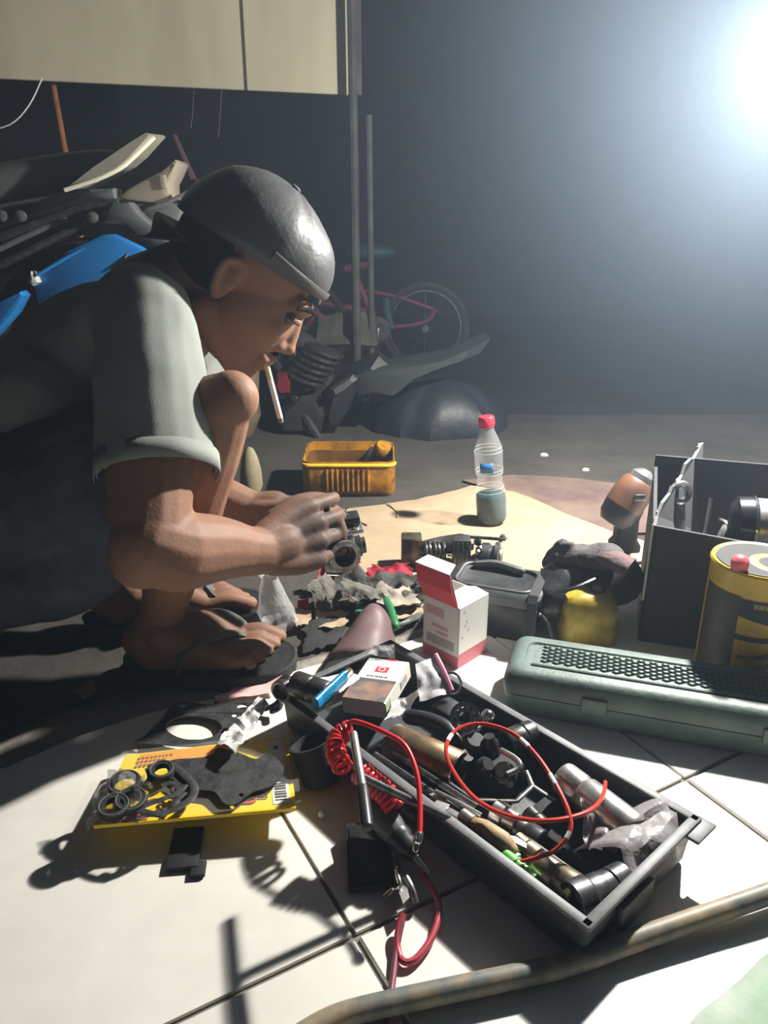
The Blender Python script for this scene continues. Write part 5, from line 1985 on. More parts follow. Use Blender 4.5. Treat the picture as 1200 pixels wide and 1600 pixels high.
# forked bracket
fb = thing('forked_bracket', 'thin grey forked steel bracket right of the black part', 'bracket', G(832, 1240, .02))
bm = NB()
for a, b in (((822, 1205), (832, 1228)), ((832, 1228), (806, 1252)), ((832, 1228), (868, 1252)), ((740, 1250), (806, 1252))):
    tube(bm, [G(*a, .034), G(*b, .032)], .0032, 8, 1, flat=.5)
obj('fork_arms', bm, M_OILY, fb)
# long rods and spanners along the near side
rods = [('long dark steel rod lying along the near side of the tray', [(585, 1180, .042), (660, 1230, .04), (760, 1300, .034)], .0042, M_DARKSTEEL),
        ('dull steel rod resting below the brown sleeve', [(600, 1165, .046), (680, 1220, .042), (745, 1262, .038)], .0036, M_OILY),
        ('black steel bar along the near compartment wall', [(640, 1220, .03), (720, 1280, .028), (790, 1330, .026)], .005, M_BLACK),
        ('thin bright rod among the dark rods', [(680, 1236, .046), (720, 1256, .044), (752, 1274, .042)], .0022, M_STEEL)]
for l, P, r, m in rods:
    bm = NB()
    tube(bm, [G(*p) for p in P], r, 8, 2)
    tag(obj('steel_rod', bm, m), l, 'rod', 'rods in the tool tray')
for lbl, a, b, z, m in (('grey open-ended spanner lying left of the rods', (565, 1195), (640, 1262), .036, M_OILY), ('dark double-ended spanner beneath the wooden handle', (690, 1262), (790, 1318), .040, M_STEEL)):
    p, q = G(*a, z), G(*b, z)
    d = (q - p).normalized()
    n = V((-d.y, d.x, 0))
    L = (q - p).length
    w = thing('spanner', lbl, 'spanner', p)
    bm = NB()
    box(bm, (p + q) / 2, (L, .009, .004), (d, n, up), bev=.0015)
    obj('shank', bm, m, w)
    for e, s in ((p, -1), (q, 1)):
        bm = NB()
        out = [(-.006, -.006), (.004, -.011), (.016, -.010), (.019, -.005), (.008, -.004), (.008, .004), (.019, .005), (.016, .010), (.004, .011), (-.006, .006)]
        prism(bm, [e + d * x * s + n * y * s + up * .0028 for x, y in out], -up * .0056)
        obj('jaw', bm, m, w, smooth=False)
# wooden handle and marker
wh = thing('chisel', 'small chisel with worn wooden grip next to the green marker', 'chisel', G(770, 1305, .04))
bm = NB()
tube(bm, [G(738, 1286, .046), G(755, 1296, .046), G(785, 1316, .044), G(800, 1328, .042)], [.006, .0095, .010, .006], 14, 3, rounded=True)
o = obj('grip', bm, M_WOOD, wh)
bm = NB()
tube(bm, [G(722, 1274, .046), G(738, 1286, .046)], .0075, 12, 1)
obj('ferrule', bm, M_STEEL, wh)
mk = thing('marker_pen', 'lime green marker pen against the near tray wall', 'marker', G(810, 1355, .03))
p, q = G(786, 1334, .040), G(836, 1378, .036)
d = (q - p)
bm = NB()
lathe(bm, p, d, [(0, .005), (.002, .0068), (d.length * .55, .0068), (d.length * .56, .0074), (d.length * .97, .0070), (d.length, .004)], 16)
o = obj('barrel', bm, M_GMARK, mk)
bm = NB()
for t in (.40, .60, .72):
    torus(bm, p + d * t, d, .0071, .0009, 18, 6)
obj('grip_rings', bm, mat('pale_green', (.30, .66, .22), .3), o)
# red wire looping over the tray
bm = NB()
W = [(946, 1222, .050), (940, 1248, .062), (915, 1270, .070), (860, 1282, .072), (800, 1276, .068), (745, 1250, .066), (708, 1205, .072), (697, 1168, .080), (714, 1140, .084), (752, 1131, .086), (800, 1145, .086), (838, 1180, .084), (868, 1225, .080), (888, 1268, .074), (890, 1300, .066), (868, 1328, .056), (838, 1340, .048), (808, 1348, .042)]
tube(bm, [G(*p) for p in W], .0022, 8, 5)
wr = tag(obj('wire', bm, M_REDW), 'thin red wire with white marks looping over the tray', 'wire')
Ws = smooth_pts([G(*p) for p in W], 6)
for i in (44, 62, 70, 84):
    bm = NB()
    tube(bm, [Ws[i], Ws[i + 1], Ws[i + 2]], .0024, 8, 1)
    obj('white_mark', bm, M_WHITE, wr)

# cigarette pack
pk = thing('cigarette_pack', 'white cigarette pack with red emblem lying in the tray', 'cigarette pack', G(590, 1085, .05))
a, b = G(640, 1034, .062), G(582, 1130, .056)
ap = (b - a).normalized()
sp_ = V((ap.y, -ap.x, 0)).normalized()
if sp_.x > 0:
    sp_ = -sp_
sp_ = (sp_ + V((0, 0, -.10))).normalized()
nn = ap.cross(sp_)
if nn.z < 0:
    nn = -nn
PL, PW, PT = .088, .055, .022
org = a                    # top right corner of the front face
bm = NB()
box(bm, org + ap * PL / 2 + sp_ * PW / 2 - nn * PT / 2, (PL, PW, PT), (ap, sp_, nn), bev=.0012, seg=1)
pkb = obj('pack_body', bm, mat('pack_white', (.74, .72, .66), .35), pk, smooth=False)


def fq(u0, u1, v0, v1, h=.0):
    return [org + ap * PL * u + sp_ * PW * v + nn * (.0003 + h) for u, v in ((u0, v0), (u1, v0), (u1, v1), (u0, v1))]


def fdecal(name, q, m):
    bm = NB()
    prism(bm, q, -nn * .0005)
    return obj(name, bm, m, pkb, smooth=False)


fdecal('warning_photo', fq(.56, .985, .02, .98), mat('brown_photo', (.36, .22, .15), .4, col2=(.14, .13, .14), scale=45))
fdecal('warning_band', fq(.50, .57, .02, .98), mat('photo_grey', (.12, .12, .13), .4))
em = fdecal('red_emblem', fq(.20, .33, .36, .66), M_REDC)
ec = org + ap * PL * .265 + sp_ * PW * .51
bm = NB()
washer(bm, ec + nn * .0004, nn, .0046, .0034, .0003, 22)
obj('emblem_ring', bm, M_WHITE, em)
for k, w in enumerate((.05, .035, .05, .04, .05, .03, .045, .04, .05)):
    v = .28 + k * .055
    fdecal('name_print', fq(.425, .455, v, v + w * .8), M_INK)
fdecal('top_seal', fq(-.002, .03, .30, .52), M_REDC)
# tax stamp on the side
sn = -sp_
sc0 = org - nn * .002
bm = NB()
prism(bm, [sc0 + sn * .0006 + ap * PL * u - nn * z for u, z in ((.18, .004), (.42, .004), (.42, .014), (.18, .014))], -sn * .0005)
obj('side_stamp', bm, mat('stamp_grey', (.40, .41, .40), .5), pkb, smooth=False)
bm = NB()
prism(bm, [sc0 + sn * .0006 + ap * PL * u - nn * z for u, z in ((.82, .0), (.98, .0), (.98, .018), (.82, .018))], -sn * .0005)
obj('side_print', bm, mat('leaf_green', (.20, .42, .14), .5, col2=(.6, .62, .5), scale=60), pkb, smooth=False)
# clear wrapper torn open at the top
bm = NB()
cloth(bm, [org + sp_ * PW * 1.0 + nn * .003 - ap * .0, org + sp_ * PW * .35 + nn * .002, org + sp_ * PW * .45 - ap * .016 + nn * .012, org + sp_ * PW * .95 - ap * .012 + nn * .010], 8, 6, .004, 50, 3, .0004)
obj('torn_wrapper', bm, M_BAG, pk)

# blue lighter
lg = thing('lighter', 'transparent blue plastic lighter beside the cigarette pack', 'lighter', G(522, 1075, .07))
p, q = G(492, 1102, .075), G(548, 1048, .074)
d = (q - p)
bm = NB()
lathe(bm, p, d, [(0, .003), (.001, .0085), (.012, .0085)], 18, sx=.6)
obj('base', bm, mat('lighter_solid', (.01, .22, .50), .3), lg)
bm = NB()
lathe(bm, p, d, [(.012, .0088), (d.length * .8, .0088)], 18, sx=.6)
obj('body', bm, M_LBLUE, lg)
bm = NB()
lathe(bm, p, d, [(d.length * .8, .0075), (d.length * .95, .0075), (d.length, .004)], 18, sx=.6)
h_ = obj('metal_hood', bm, M_CHROME, lg)
bm = NB()
lathe(bm, p + d * .95, V((d.y, -d.x, 0)), [(-.004, .004), (.004, .004)], 14)
obj('spark_wheel', bm, M_DARKSTEEL, h_)
# white paper slip under the lighter, foil under the pack
rag('paper_slip', 'small white paper slip under the blue lighter', 'paper', [(520, 1090), (566, 1062), (540, 1052), (500, 1060)], M_WHITEC, .003, 20, 2, (.052, .052, .052, .052), 6, 5, .1, .0006)
rag('foil_wrapper', 'crumpled white foil wrapper right of the cigarette pack', 'wrapper', [(602, 1128), (640, 1110), (660, 1082), (620, 1098)], mat('white_foil', (.75, .75, .74), .3, .2), .008, 40, 5, (.042, .045, .05, .046), 10, 8, .2, .0006)
# zip bag with pink edge
zb_ = thing('zip_bag', 'small clear zip bag with pink top edge at the far tray wall', 'bag', G(680, 1070, .05))
bm = NB()
zq = [G(655, 1098, .052), G(706, 1084, .056), G(680, 1026, .082), G(648, 1040, .080)]
cloth(bm, zq, 12, 10, .006, 40, 8, .002)
obj('bag_film', bm, film('milky_film', (.62, .62, .66), .62, .3, bump=.5, bscale=60), zb_)
bm = NB()
tube(bm, [zq[1] + up * .004, zq[1].lerp(zq[2], .5) + up * .006, zq[2] + up * .003], .0032, 8, 3)
obj('pink_zip', bm, mat('pink_zip', (.55, .20, .30), .4), zb_)
bm = NB()
torus(bm, G(706, 1068, .058), (.4, -.6, .5), .013, .0018, 26, 6)
tag(obj('key_ring', bm, M_CHROME), 'thin steel ring at the far tray wall behind the zip bag', 'ring')
# smoky bag over the right corner, clear bag inside
bm = NB()
rings = []
for i in range(9):
    t = i / 8
    v = -.005 + t * .09
    ring = []
    for k in range(15):
        s = k / 14
        u = .145 + s * .072
        z = .020 + .036 * math.sin(min(1, s * 1.25) * math.pi * .62) - max(0, s - .8) * .12
        nz_ = noise.noise(V((t * 3.2, s * 4, 1.5)))
        ring.append(TB(u + .010 * nz_, v + .008 * noise.noise(V((s * 4, t * 3, 6))), z + .012 * nz_))
    rings.append(ring)
vs_ = [[bm.verts.new(p) for p in r] for r in rings]
for a, b in zip(vs_, vs_[1:]):
    for k in range(14):
        bm.faces.new((a[k], a[k + 1], b[k + 1], b[k]))
o = tag(obj('plastic_bag', bm, M_BAGG, ang=.6), 'smoky grey-pink plastic bag crumpled over the right tray corner', 'bag')
md = o.modifiers.new('t', 'SOLIDIFY')
md.thickness = .0006
bm = NB()
cloth(bm, [G(915, 1330, .03), G(965, 1330, .03), G(945, 1262, .046), G(905, 1245, .046)], 12, 10, .012, 40, 4, .0008, None, .2)
tag(obj('plastic_bag', bm, film('pinkish_film', (.42, .36, .38), .42, .25, bump=.8), ang=.6), 'small clear plastic bag beside the long pale socket', 'bag')
# dark foam lining piece
bm = NB()
box(bm, TB(.13, .024, .012), (.10, .06, .014), (UU, VV, up), bev=.003)
tag(obj('foam_block', bm, M_BLACKM), 'flat black foam block in the far right compartment', 'foam')

# ------------------------------------------------------------------ T-handle wrench across the near wall
tw = thing('t_handle_wrench', 'T-handle wrench with steel and black bar leaning over the tray edge', 'wrench', G(560, 1200, .10))
bm = NB()
t0, t1 = G(552, 1146, .112), G(566, 1230, .106)
lathe(bm, t0, t1 - t0, [(0, .002), (.001, .0042), ((t1 - t0).length, .0042)], 14)
obj('steel_bar', bm, M_STEEL, tw)
bm = NB()
t2 = G(574, 1296, .100)
lathe(bm, t1, t2 - t1, [(0, .0052), (.002, .0058), ((t2 - t1).length * .96, .0058), ((t2 - t1).length, .003)], 14)
obj('black_grip', bm, M_BLACK, tw)
bm = NB()
tube(bm, [G(562, 1212, .108), G(640, 1250, .075), G(712, 1284, .045)], .0040, 10, 2)
obj('stem', bm, M_DARKSTEEL, tw)

# ------------------------------------------------------------------ test light with coiled red lead
tl = thing('test_light', 'circuit test light with coiled red lead hanging over the tray edge', 'tester', G(620, 1350, 0))


def coil(path, R, r, turns, taper=None):
    P = smooth_pts(path, 12)
    bm = NB()
    n = turns * 14
    pts = []
    for i in range(n + 1):
        t = i / n * (len(P) - 1)
        k = min(int(t), len(P) - 2)
        c = P[k].lerp(P[k + 1], t - k)
        d = (P[k + 1] - P[k]).normalized()
        _, b, s = basis(d, V((0, 0, 1)))
        a = math.tau * turns * i / n
        pts.append(c + (b * math.cos(a) + s * math.sin(a)) * R)
    tube(bm, pts, r, 7, 1)
    return bm


obj('coiled_lead', coil([G(548, 1140, .085), G(530, 1150, .08), G(524, 1172, .075), G(536, 1200, .072)], .0085, .0026, 9), M_RED, tl)
obj('coiled_lead', coil([G(562, 1206, .074), G(580, 1222, .07), G(602, 1240, .064), G(618, 1262, .056)], .0095, .0027, 10), M_RED, tl)
bm = NB()
tube(bm, [G(545, 1142, .092), G(548, 1128, .100), G(566, 1130, .104), G(600, 1144, .104), G(632, 1164, .100), G(650, 1204, .090), G(656, 1250, .078), G(656, 1302, .066)], .0026, 9, 5)
obj('lead', bm, M_RED, tl)
bm = NB()
p, q = G(656, 1300, .066), G(650, 1328, .058)
lathe(bm, p, q - p, [(0, .003), (.002, .0042), (.010, .0042), (.011, .003), (.016, .003), (.018, .0015)], 12)
obj('plug_pin', bm, M_CHROME, tl)
bm = NB()
p, q = G(572, 1246, .050), G(622, 1306, .034)
d = q - p
lathe(bm, p, d, [(0, .006), (.003, .0125), (.02, .0142), (d.length * .8, .0135), (d.length, .011)], 20)
obj('grip', bm, M_GREYP, tl)
bm = NB()
e = d.normalized()
lathe(bm, q, e, [(-.002, .0125), (.004, .013), (.008, .011), (.012, .0118), (.018, .009), (.024, .007)], 18)
obj('nozzle', bm, M_BLACK, tl)
bm = NB()
lathe(bm, q + e * .022, e, [(0, .0035), (.012, .003), (.022, .0022)], 10)
obj('probe_tip', bm, M_STEEL, tl)
bm = NB()
tube(bm, [q + e * .036, G(660, 1366, .016), G(680, 1396, .010), G(686, 1426, .008), G(674, 1466, .006), G(650, 1498, .005), G(630, 1502, .005), G(621, 1480, .006), G(623, 1450, .010), G(630, 1428, .014)], .0031, 9, 5)
obj('loose_lead', bm, mat('dull_red_lead', (.42, .05, .07), .35), tl)
bm = NB()
tube(bm, [G(628, 1440, .012), G(620, 1480, .006), G(614, 1530, .004), G(607, 1580, .004), G(602, 1640, .004)], .0029, 9, 4)
obj('loose_lead', bm, mat('purple_red_lead', (.20, .05, .07), .45), tl)
# crocodile clip
kc = thing('crocodile_clip', 'small shiny crocodile clip and bare strands below the test light', 'clip', G(628, 1385, .002))
bm = NB()
prism(bm, [G(x, y, .018) for x, y in ((612, 1340), (622, 1338), (632, 1368), (640, 1402), (630, 1412), (622, 1390))], V((0, 0, -.006)))
obj('jaw', bm, M_STEEL, kc, smooth=False)
bm = NB()
tube(bm, [G(620, 1345, .02), G(619, 1360, .024), G(625, 1384, .022), G(616, 1388, .014), G(600, 1402, .006)], .0022, 8, 4)
obj('bare_strand', bm, M_CHROME, kc)
bm = NB()
tube(bm, [G(634, 1370, .02), G(644, 1390, .016), G(650, 1410, .008)], .003, 8, 3)
obj('spring', bm, M_STEEL, kc)

# black slab and black cup beside the tray
bs = thing('flat_case', 'flat black rectangular case leaning on the near tray wall', 'case', G(572, 1340, 0))
bm = NB()
cq = [G(532, 1282, .014), G(606, 1276, .020), G(622, 1388, .006), G(548, 1402, .004)]
c = sum(cq, V((0, 0, 0))) / 4
ax1 = ((cq[1] + cq[2]) - (cq[0] + cq[3])).normalized()
ax2 = ((cq[0] + cq[1]) - (cq[2] + cq[3]))
ax2 = (ax2 - ax1 * ax2.dot(ax1)).normalized()
box(bm, c - up * .001, (.043, .072, .008), (ax1, ax2, ax1.cross(ax2)), bev=.002)
o = obj('case_shell', bm, M_BLACKM, bs)
bm = NB()
box(bm, c + ax1.cross(ax2) * .0034, (.036, .060, .0015), (ax1, ax2, ax1.cross(ax2)), bev=.0006)
obj('case_face', bm, M_BLACK, o)
bm = NB()
p = G(505, 1222, .003)
lathe(bm, p, V((-.3, .25, 1)), [(0, .016), (.003, .021), (.045, .023), (.048, .024), (.048, .021), (.01, .018), (.01, .001)], 26)
tag(obj('rubber_cup', bm, M_RUBBER), 'dark rubber cup tucked against the near left tray wall', 'cup')
bm = NB()
ellipsoid(bm, G(503, 1272, .004), (.004, .004, .004))
tag(obj('white_bead', bm, M_WHITE), 'tiny white bead on the tile beside the flat black case', 'bead')

# ------------------------------------------------------------------ yellow gasket pack and gaskets
sb_ = thing('flat_tin', 'flat black tin lying under the yellow gasket pack', 'tin', G(300, 1270, 0))
bm = NB()
pc = (G(146, 1290, .026) + G(462, 1262, .026) + G(447, 1150, .022) + G(195, 1180, .022)) / 4
px_ = (G(462, 1262, .026) - G(146, 1290, .026)).normalized()
py_ = V((-px_.y, px_.x, 0))
box(bm, V((pc.x + .012, pc.y + .01, .009)), (.10, .06, .017), (px_, py_, up), bev=.003)
obj('tin_body', bm, M_BLACKM, sb_)
bm = NB()
s0 = G(292, 1300, .006)
box(bm, V((G(290, 1326, .003).x, G(290, 1326, .003).y, .0035)), (.030, .052, .005), (V((.99, .1, 0)), V((-.1, .99, 0)), up), bev=.001)
tg = obj('tin_tongue', bm, M_BLACKM, sb_)
bm = NB()
box(bm, V((G(310, 1358, .003).x, G(310, 1358, .003).y, .0030)), (.014, .018, .004), (V((.99, .1, 0)), V((-.1, .99, 0)), up), bev=.001)
obj('tongue_step', bm, M_BLACKM, tg)

gp_ = thing('gasket_pack', 'bright yellow gasket set pack with barcode label', 'pack', V((pc.x, pc.y, .02)))
q0, q1, q2, q3 = G(146, 1290, .030), G(463, 1262, .032), G(449, 1150, .021), G(196, 1180, .021)


def PK(s, t, h=0.0):
    p = (q0 * (1 - s) + q1 * s) * (1 - t) + (q3 * (1 - s) + q2 * s) * t
    return p + up * (h + .0016 * math.sin(s * 3.1) * math.sin(t * 3.1))


bm = NB()
rings = []
n = 12
top = [[bm.verts.new(PK(i / n, j / n, .0)) for i in range(n + 1)] for j in range(n + 1)]
bot = [[bm.verts.new(PK(i / n, j / n, -.004)) for i in range(n + 1)] for j in range(n + 1)]
for j in range(n):
    for i in range(n):
        bm.faces.new((top[j][i], top[j][i + 1], top[j + 1][i + 1], top[j + 1][i]))
        bm.faces.new((bot[j][i], bot[j + 1][i], bot[j + 1][i + 1], bot[j][i + 1]))
per = [(0, i) for i in range(n)] + [(j, n) for j in range(n)] + [(n, n - i) for i in range(n)] + [(n - j, 0) for j in range(n)]
for k in range(len(per)):
    a, b = per[k], per[(k + 1) % len(per)]
    bm.faces.new((bot[a[0]][a[1]], bot[b[0]][b[1]], top[b[0]][b[1]], top[a[0]][a[1]]))
pkc = obj('pack_card', bm, M_YPACK, gp_, ang=.5)


def pdec(name, s0, s1, t0, t1, m, h=.0006, nx=4):
    bm = NB()
    a = [bm.verts.new(PK(s0 + (s1 - s0) * k / nx, t0, h)) for k in range(nx + 1)]
    b = [bm.verts.new(PK(s0 + (s1 - s0) * k / nx, t1, h)) for k in range(nx + 1)]
    for k in range(nx):
        bm.faces.new((a[k], a[k + 1], b[k + 1], b[k]))
    return obj(name, bm, m, pkc)


pdec('white_label', .885, .972, .06, .96, M_WHITEC)
for k in range(9):
    pdec('barcode_bar', .897, .958, .10 + k * .034, .10 + k * .034 + (.022 if k % 3 else .014), M_INK, .0009, 1)
pdec('label_mark', .905, .935, .80, .86, M_INK, .0009, 1)
pdec('orange_print', .10, .62, .80, .98, M_OPRINT, .0005)
pdec('red_print', .12, .26, .01, .10, mat('red_ink', (.62, .10, .06), .5), .0006)
xdir, ydir = (q1 - q0), (q3 - q0)
for r_i, (t_r, s_e) in enumerate(((.905, .30), (.845, .24), (.775, .26))):
    s_c = .09
    while s_c < s_e:
        w_ = random.uniform(.012, .022)
        pdec('print_mark', s_c, s_c + w_, t_r - .018, t_r + .014, mat('brown_ink', (.20, .10, .02), .6), .0009, 1)
        s_c += w_ + .008
letters('red_letter', 'U', PK(.765, .15, .0010), ydir, -xdir, .026, MATS['red_ink'], pkc)
letters('black_letters', '12', PK(.838, .17, .0010), ydir, -xdir, .014, M_INK, pkc)
# clear sleeve of the pack
bm = NB()
a = [[bm.verts.new(PK(-.02 + 1.05 * i / 14, -.015 + 1.03 * j / 10, .004 + .003 * noise.noise(V((i * .6, j * .7, 3))))) for i in range(15)] for j in range(11)]
for j in range(10):
    for i in range(14):
        bm.faces.new((a[j][i], a[j][i + 1], a[j + 1][i + 1], a[j + 1][i]))
obj('clear_sleeve', bm, film('thin_sleeve', (.8, .8, .8), .10, .12, bump=.5), gp_)


def gasket(label, outline, holes, h, name='gasket', m=M_GASKET, zf=None, cat='gasket', thick=.0012):
    """flat cut sheet with holes (outline and holes as picture points at height h)"""
    zf = zf or (lambda x, y: h)
    cu = bpy.data.curves.new('tmp', 'CURVE')
    cu.dimensions = '2D'
    cu.fill_mode = 'BOTH'
    cu.extrude = thick / 2
    loops = [smooth_pts([V((x, y, 0)) for x, y in outline], 4, True)] + [[V((x, y, 0)) for x, y in hh] for hh in holes]
    P3 = [[G(p.x, p.y, h) for p in L] for L in loops]
    for L in P3:
        sp = cu.splines.new('POLY')
        sp.points.add(len(L) - 1)
        for k, p in enumerate(L):
            sp.points[k].co = (p.x, p.y, 0, 1)
        sp.use_cyclic_u = True
    to = bpy.data.objects.new('tmp', cu)
    COL.objects.link(to)
    me = bpy.data.meshes.new_from_object(to.evaluated_get(bpy.context.evaluated_depsgraph_get()))
    bpy.data.objects.remove(to)
    bm = NB()
    bm.from_mesh(me)
    bpy.data.meshes.remove(me)
    for v in bm.verts:
        v.co.z += h + .0025 * noise.noise(V((v.co.x * 25, v.co.y * 25, 3)))
    return tag(obj(name, bm, m, ang=.5), label, cat)


def circ(x, y, rx, ry, n=16):
    return [(x + rx * math.cos(k * math.tau / n), y + ry * math.sin(k * math.tau / n)) for k in range(n)]


gasket('black cylinder head gasket with large oval opening behind the yellow pack', [(210, 1160), (226, 1150), (250, 1126), (268, 1104), (290, 1099), (330, 1101), (366, 1097), (392, 1092), (416, 1096), (412, 1110), (380, 1120), (372, 1140), (356, 1156), (322, 1166), (280, 1166), (240, 1162)],
       [circ(303, 1137, 44, 19, 26), circ(285, 1104, 7, 3), circ(378, 1104, 8, 4), circ(352, 1144, 9, 5), circ(366, 1118, 4, 3), circ(226, 1157, 5, 2.5), circ(318, 1105, 5, 2)], .009)
gasket('broad dark gasket sheet spread over the yellow pack', [(262, 1192), (300, 1186), (330, 1180), (342, 1168), (372, 1176), (400, 1186), (420, 1178), (444, 1202), (428, 1226), (396, 1238), (368, 1258), (350, 1256), (336, 1240), (318, 1236), (290, 1232), (268, 1215)],
       [circ(377, 1244, 4, 3)], .038)
bm = NB()
for P, w in (([(232, 1200), (262, 1192), (290, 1212), (304, 1232), (296, 1250), (268, 1266), (240, 1272), (212, 1264)], .0042), ([(214, 1264), (244, 1252), (276, 1240), (290, 1226)], .0034), ([(252, 1228), (268, 1224), (284, 1238)], .0034), ([(268, 1266), (276, 1250), (290, 1238)], .003), ([(232, 1200), (236, 1214), (228, 1228)], .004)):
    tube(bm, [G(x, y, .041) for x, y in P], w, 8, 5, flat=.22)
torus(bm, G(275, 1234, .041), (0, 0, 1), .0042, .0018, 16, 6, .5)
torus(bm, G(250, 1270, .041), (0, 0, 1), .0046, .002, 16, 6, .5)
tag(obj('gasket', bm, M_GASKET), 'dark looped gasket frame on the lower yellow pack', 'gasket')
for x, y, r, l in ((195, 1226, .0165, 'large black oil seal ring on the left of the yellow pack'), (253, 1206, .0125, 'dark round oil seal by the looped gasket'), (178, 1262, .0150, 'black oil seal at the lower left pack corner'), (205, 1252, .0155, 'black rubber ring under the large oil seal')):
    p = G(x, y, .042)
    s = thing('oil_seal', l, 'oil seal', p, 'oil seals on the gasket pack')
    bm = NB()
    washer(bm, p - up * .003, V((.05, -.1, 1)), r, r * .66, .007, 26)
    o = obj('seal_ring', bm, M_RUBBER, s)
    bm = NB()
    torus(bm, p + up * .004, V((.05, -.1, 1)), r * .92, .0009, 26, 6)
    obj('seal_lip', bm, M_GREYP, o)
# clear bag with small parts, lower left of the pack
bm = NB()
cloth(bm, [G(136, 1296, .018), G(215, 1284, .030), G(232, 1212, .052), G(168, 1208, .044)], 14, 12, .010, 30, 17, .0008, 0, .2)
tag(obj('plastic_bag', bm, M_BAG, ang=.5), 'crinkled clear bag over the oil seals on the yellow pack', 'bag')
# silver foil strip
bm = NB()
cloth(bm, [G(340, 1162, .050), G(368, 1182, .050), G(420, 1102, .046), G(404, 1090, .046)], 8, 18, .005, 70, 9, .0008)
tag(obj('foil_strip', bm, M_FOIL, ang=.5), 'crinkled silver foil strip lying across the gaskets', 'foil')
# pink stained paper
bm = NB()
cloth(bm, [G(335, 1096, .004), G(428, 1082, .006), G(446, 1046, .004), G(382, 1066, .002)], 14, 10, .004, 16, 5, .0004, 0, .12)
tag(obj('paper_sheet', bm, M_PINKP, ang=.8), 'pink stained paper sheet lying behind the head gasket', 'paper')
bm = NB()
tube(bm, [G(395, 1112, .004), G(425, 1104, .012), G(440, 1092, .020), G(436, 1106, .016), G(424, 1112, .008)], .0034, 8, 4)
tag(obj('wire_loop', bm, M_BLACK), 'short black wire loop between the foil strip and tray', 'wire')

# ------------------------------------------------------------------ hose and green mat
bm = NB()
tube(bm, [G(440, 1640, .011), G(520, 1592, .011), G(620, 1565, .011), (G(760, 1535, .011)), G(880, 1508, .011), G(1000, 1466, .012), G(1110, 1428, .014), G(1230, 1386, .016), G(1400, 1320, .012), G(1900, 1180, .011)], .0092, 14, 6)
tag(obj('hose', bm, M_HOSE), 'old brown rubber hose running across the near tiles', 'hose')
bm = NB()
cloth(bm, [G(1040, 1640, .001), G(1330, 1640, .001), G(1330, 1420, .001), G(1188, 1500, .001)], 16, 16, .003, 12, 11, .002, 0, .06)
tag(obj('plastic_mat', bm, M_MAT, ang=.8), 'green patterned plastic mat at the lower right corner', 'mat')


# ------------------------------------------------------------------ the work lamp at the right edge
lamp = thing('hanging_lamp', 'bright white bulb hanging on a cord at the right edge', 'lamp', LAMP)
bm = NB()
lathe(bm, LAMP + V((0, 0, .0)), (0, 0, 1), [(-.038, .004), (-.035, .016), (-.024, .026), (-.006, .030), (.012, .027), (.03, .018), (.04, .014)], 24)
obj('bulb', bm, mat('bulb_glow', (1.0, .97, .9), .4, emit=60.0), lamp)
bm = NB()
lathe(bm, LAMP + V((0, 0, .04)), (0, 0, 1), [(0, .015), (.02, .017), (.045, .017), (.055, .008)], 20)
obj('socket', bm, M_BLACK, lamp)
bm = NB()
tube(bm, [LAMP + V((0, 0, .09)), LAMP + V((.004, 0, .4)), LAMP + V((0, .01, 1.1))], .0035, 8)
obj('cord', bm, M_BLACK, lamp)

ld = bpy.data.lights.new('lamp_light', 'POINT')
ld.energy = LAMP_W
ld.color = (1.0, 0.975, 0.91)
ld.shadow_soft_size = 0.022
lo = bpy.data.objects.new('lamp_light', ld)
lo.location = LAMP + V((0, 0, -0.045))
COL.objects.link(lo)
# added area light, no reflector behind it: brightens the tools and the man
ad = bpy.data.lights.new('added_fill', 'AREA')
ad.shape = 'DISK'
ad.size = 0.05
ad.energy = 18.0
ad.color = (1.0, 0.975, 0.91)
ao = bpy.data.objects.new('added_fill', ad)
ao.location = LAMP + V((-0.02, -0.02, -0.05))
ao.rotation_euler = (V((-0.25, 0.35, 0.0)) - LAMP).to_track_quat('-Z', 'Y').to_euler()
COL.objects.link(ao)


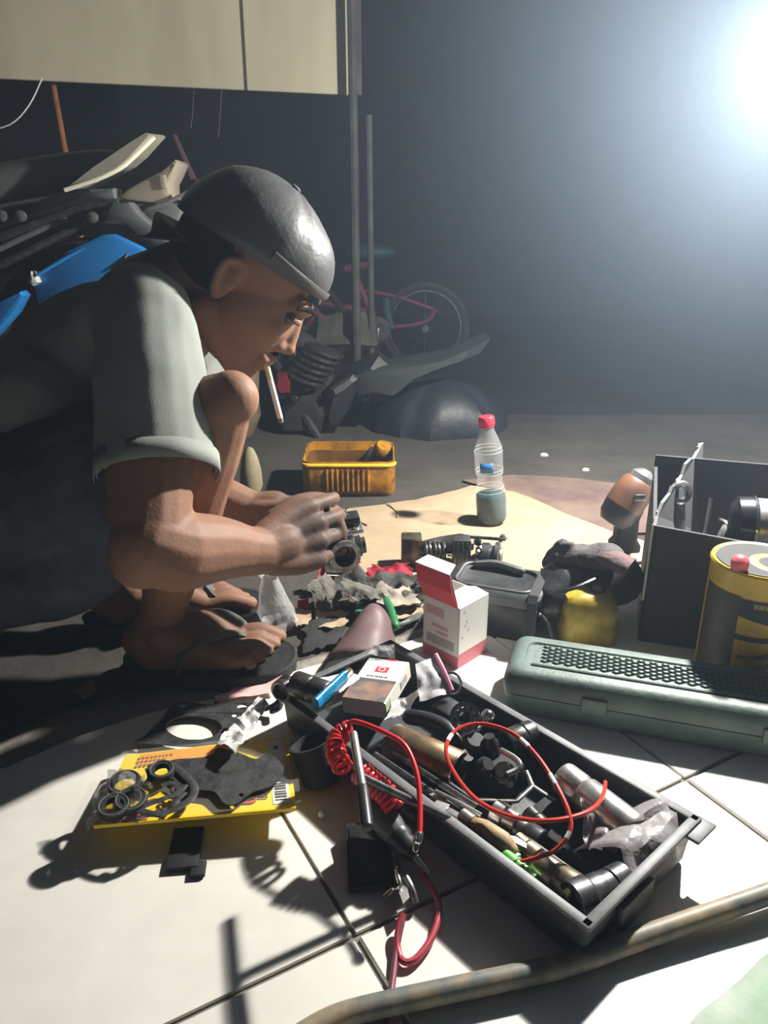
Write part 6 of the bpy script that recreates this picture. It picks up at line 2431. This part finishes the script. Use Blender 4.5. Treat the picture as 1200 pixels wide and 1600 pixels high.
# ------------------------------------------------------------------ added haze volume giving the lens glow around the lamp
hz = bpy.data.materials.new('glow_haze')
hz.use_nodes = True
nt = hz.node_tree
for n in list(nt.nodes):
    if n.type != 'OUTPUT_MATERIAL':
        nt.nodes.remove(n)
vs = nt.nodes.new('ShaderNodeVolumeScatter')
vs.inputs['Color'].default_value = (.60, .77, 1.0, 1)
vs.inputs['Density'].default_value = HAZE_DENSITY
vs.inputs['Anisotropy'].default_value = 0.35
nt.links.new(vs.outputs[0], nt.nodes['Material Output'].inputs['Volume'])
bm = NB()
box(bm, (0, 1.9, 1.1), (6.0, 5.6, 2.6))
air = obj('haze', bm, hz, smooth=False)
air['kind'] = 'stuff'
tag(air, 'added haze volume imitating lens glow around the bare lamp', 'haze')

# added denser volume, shaped to imitate lens glow round the bulb
sm = bpy.data.materials.new('glow_volume')
sm.use_nodes = True
nt = sm.node_tree
for n in list(nt.nodes):
    if n.type != 'OUTPUT_MATERIAL':
        nt.nodes.remove(n)
vs = nt.nodes.new('ShaderNodeVolumeScatter')
vs.inputs['Color'].default_value = (.60, .77, 1.0, 1)
vs.inputs['Anisotropy'].default_value = 0.3
geo = nt.nodes.new('ShaderNodeNewGeometry')
dist = nt.nodes.new('ShaderNodeVectorMath')
dist.operation = 'DISTANCE'
dist.inputs[1].default_value = LAMP
nt.links.new(geo.outputs['Position'], dist.inputs[0])
facs = []
for f0, f1, t0, t1 in ((0.0, 0.38, 0.10, 1.0), (0.30, 0.88, 1.0, 0.0)):
    mr = nt.nodes.new('ShaderNodeMapRange')
    mr.interpolation_type = 'SMOOTHSTEP'
    for k_, v_ in (('From Min', f0), ('From Max', f1), ('To Min', t0), ('To Max', t1)):
        mr.inputs[k_].default_value = v_
    nt.links.new(dist.outputs['Value'], mr.inputs['Value'])
    facs.append(mr)
mul = nt.nodes.new('ShaderNodeMath')
mul.operation = 'MULTIPLY'
nt.links.new(facs[0].outputs[0], mul.inputs[0])
nt.links.new(facs[1].outputs[0], mul.inputs[1])
mul2 = nt.nodes.new('ShaderNodeMath')
mul2.operation = 'MULTIPLY'
mul2.inputs[1].default_value = GLOW_DENSITY
nt.links.new(mul.outputs[0], mul2.inputs[0])
nt.links.new(mul2.outputs[0], vs.inputs['Density'])
nt.links.new(vs.outputs[0], nt.nodes['Material Output'].inputs['Volume'])
bm = NB()
ellipsoid(bm, LAMP, (.88, .88, .88), seg=32, rings=20)
glow_ob = obj('glow_cloud', bm, sm)
glow_ob['kind'] = 'stuff'
tag(glow_ob, 'added bluish volume imitating lens glow around the hanging lamp', 'smoke')
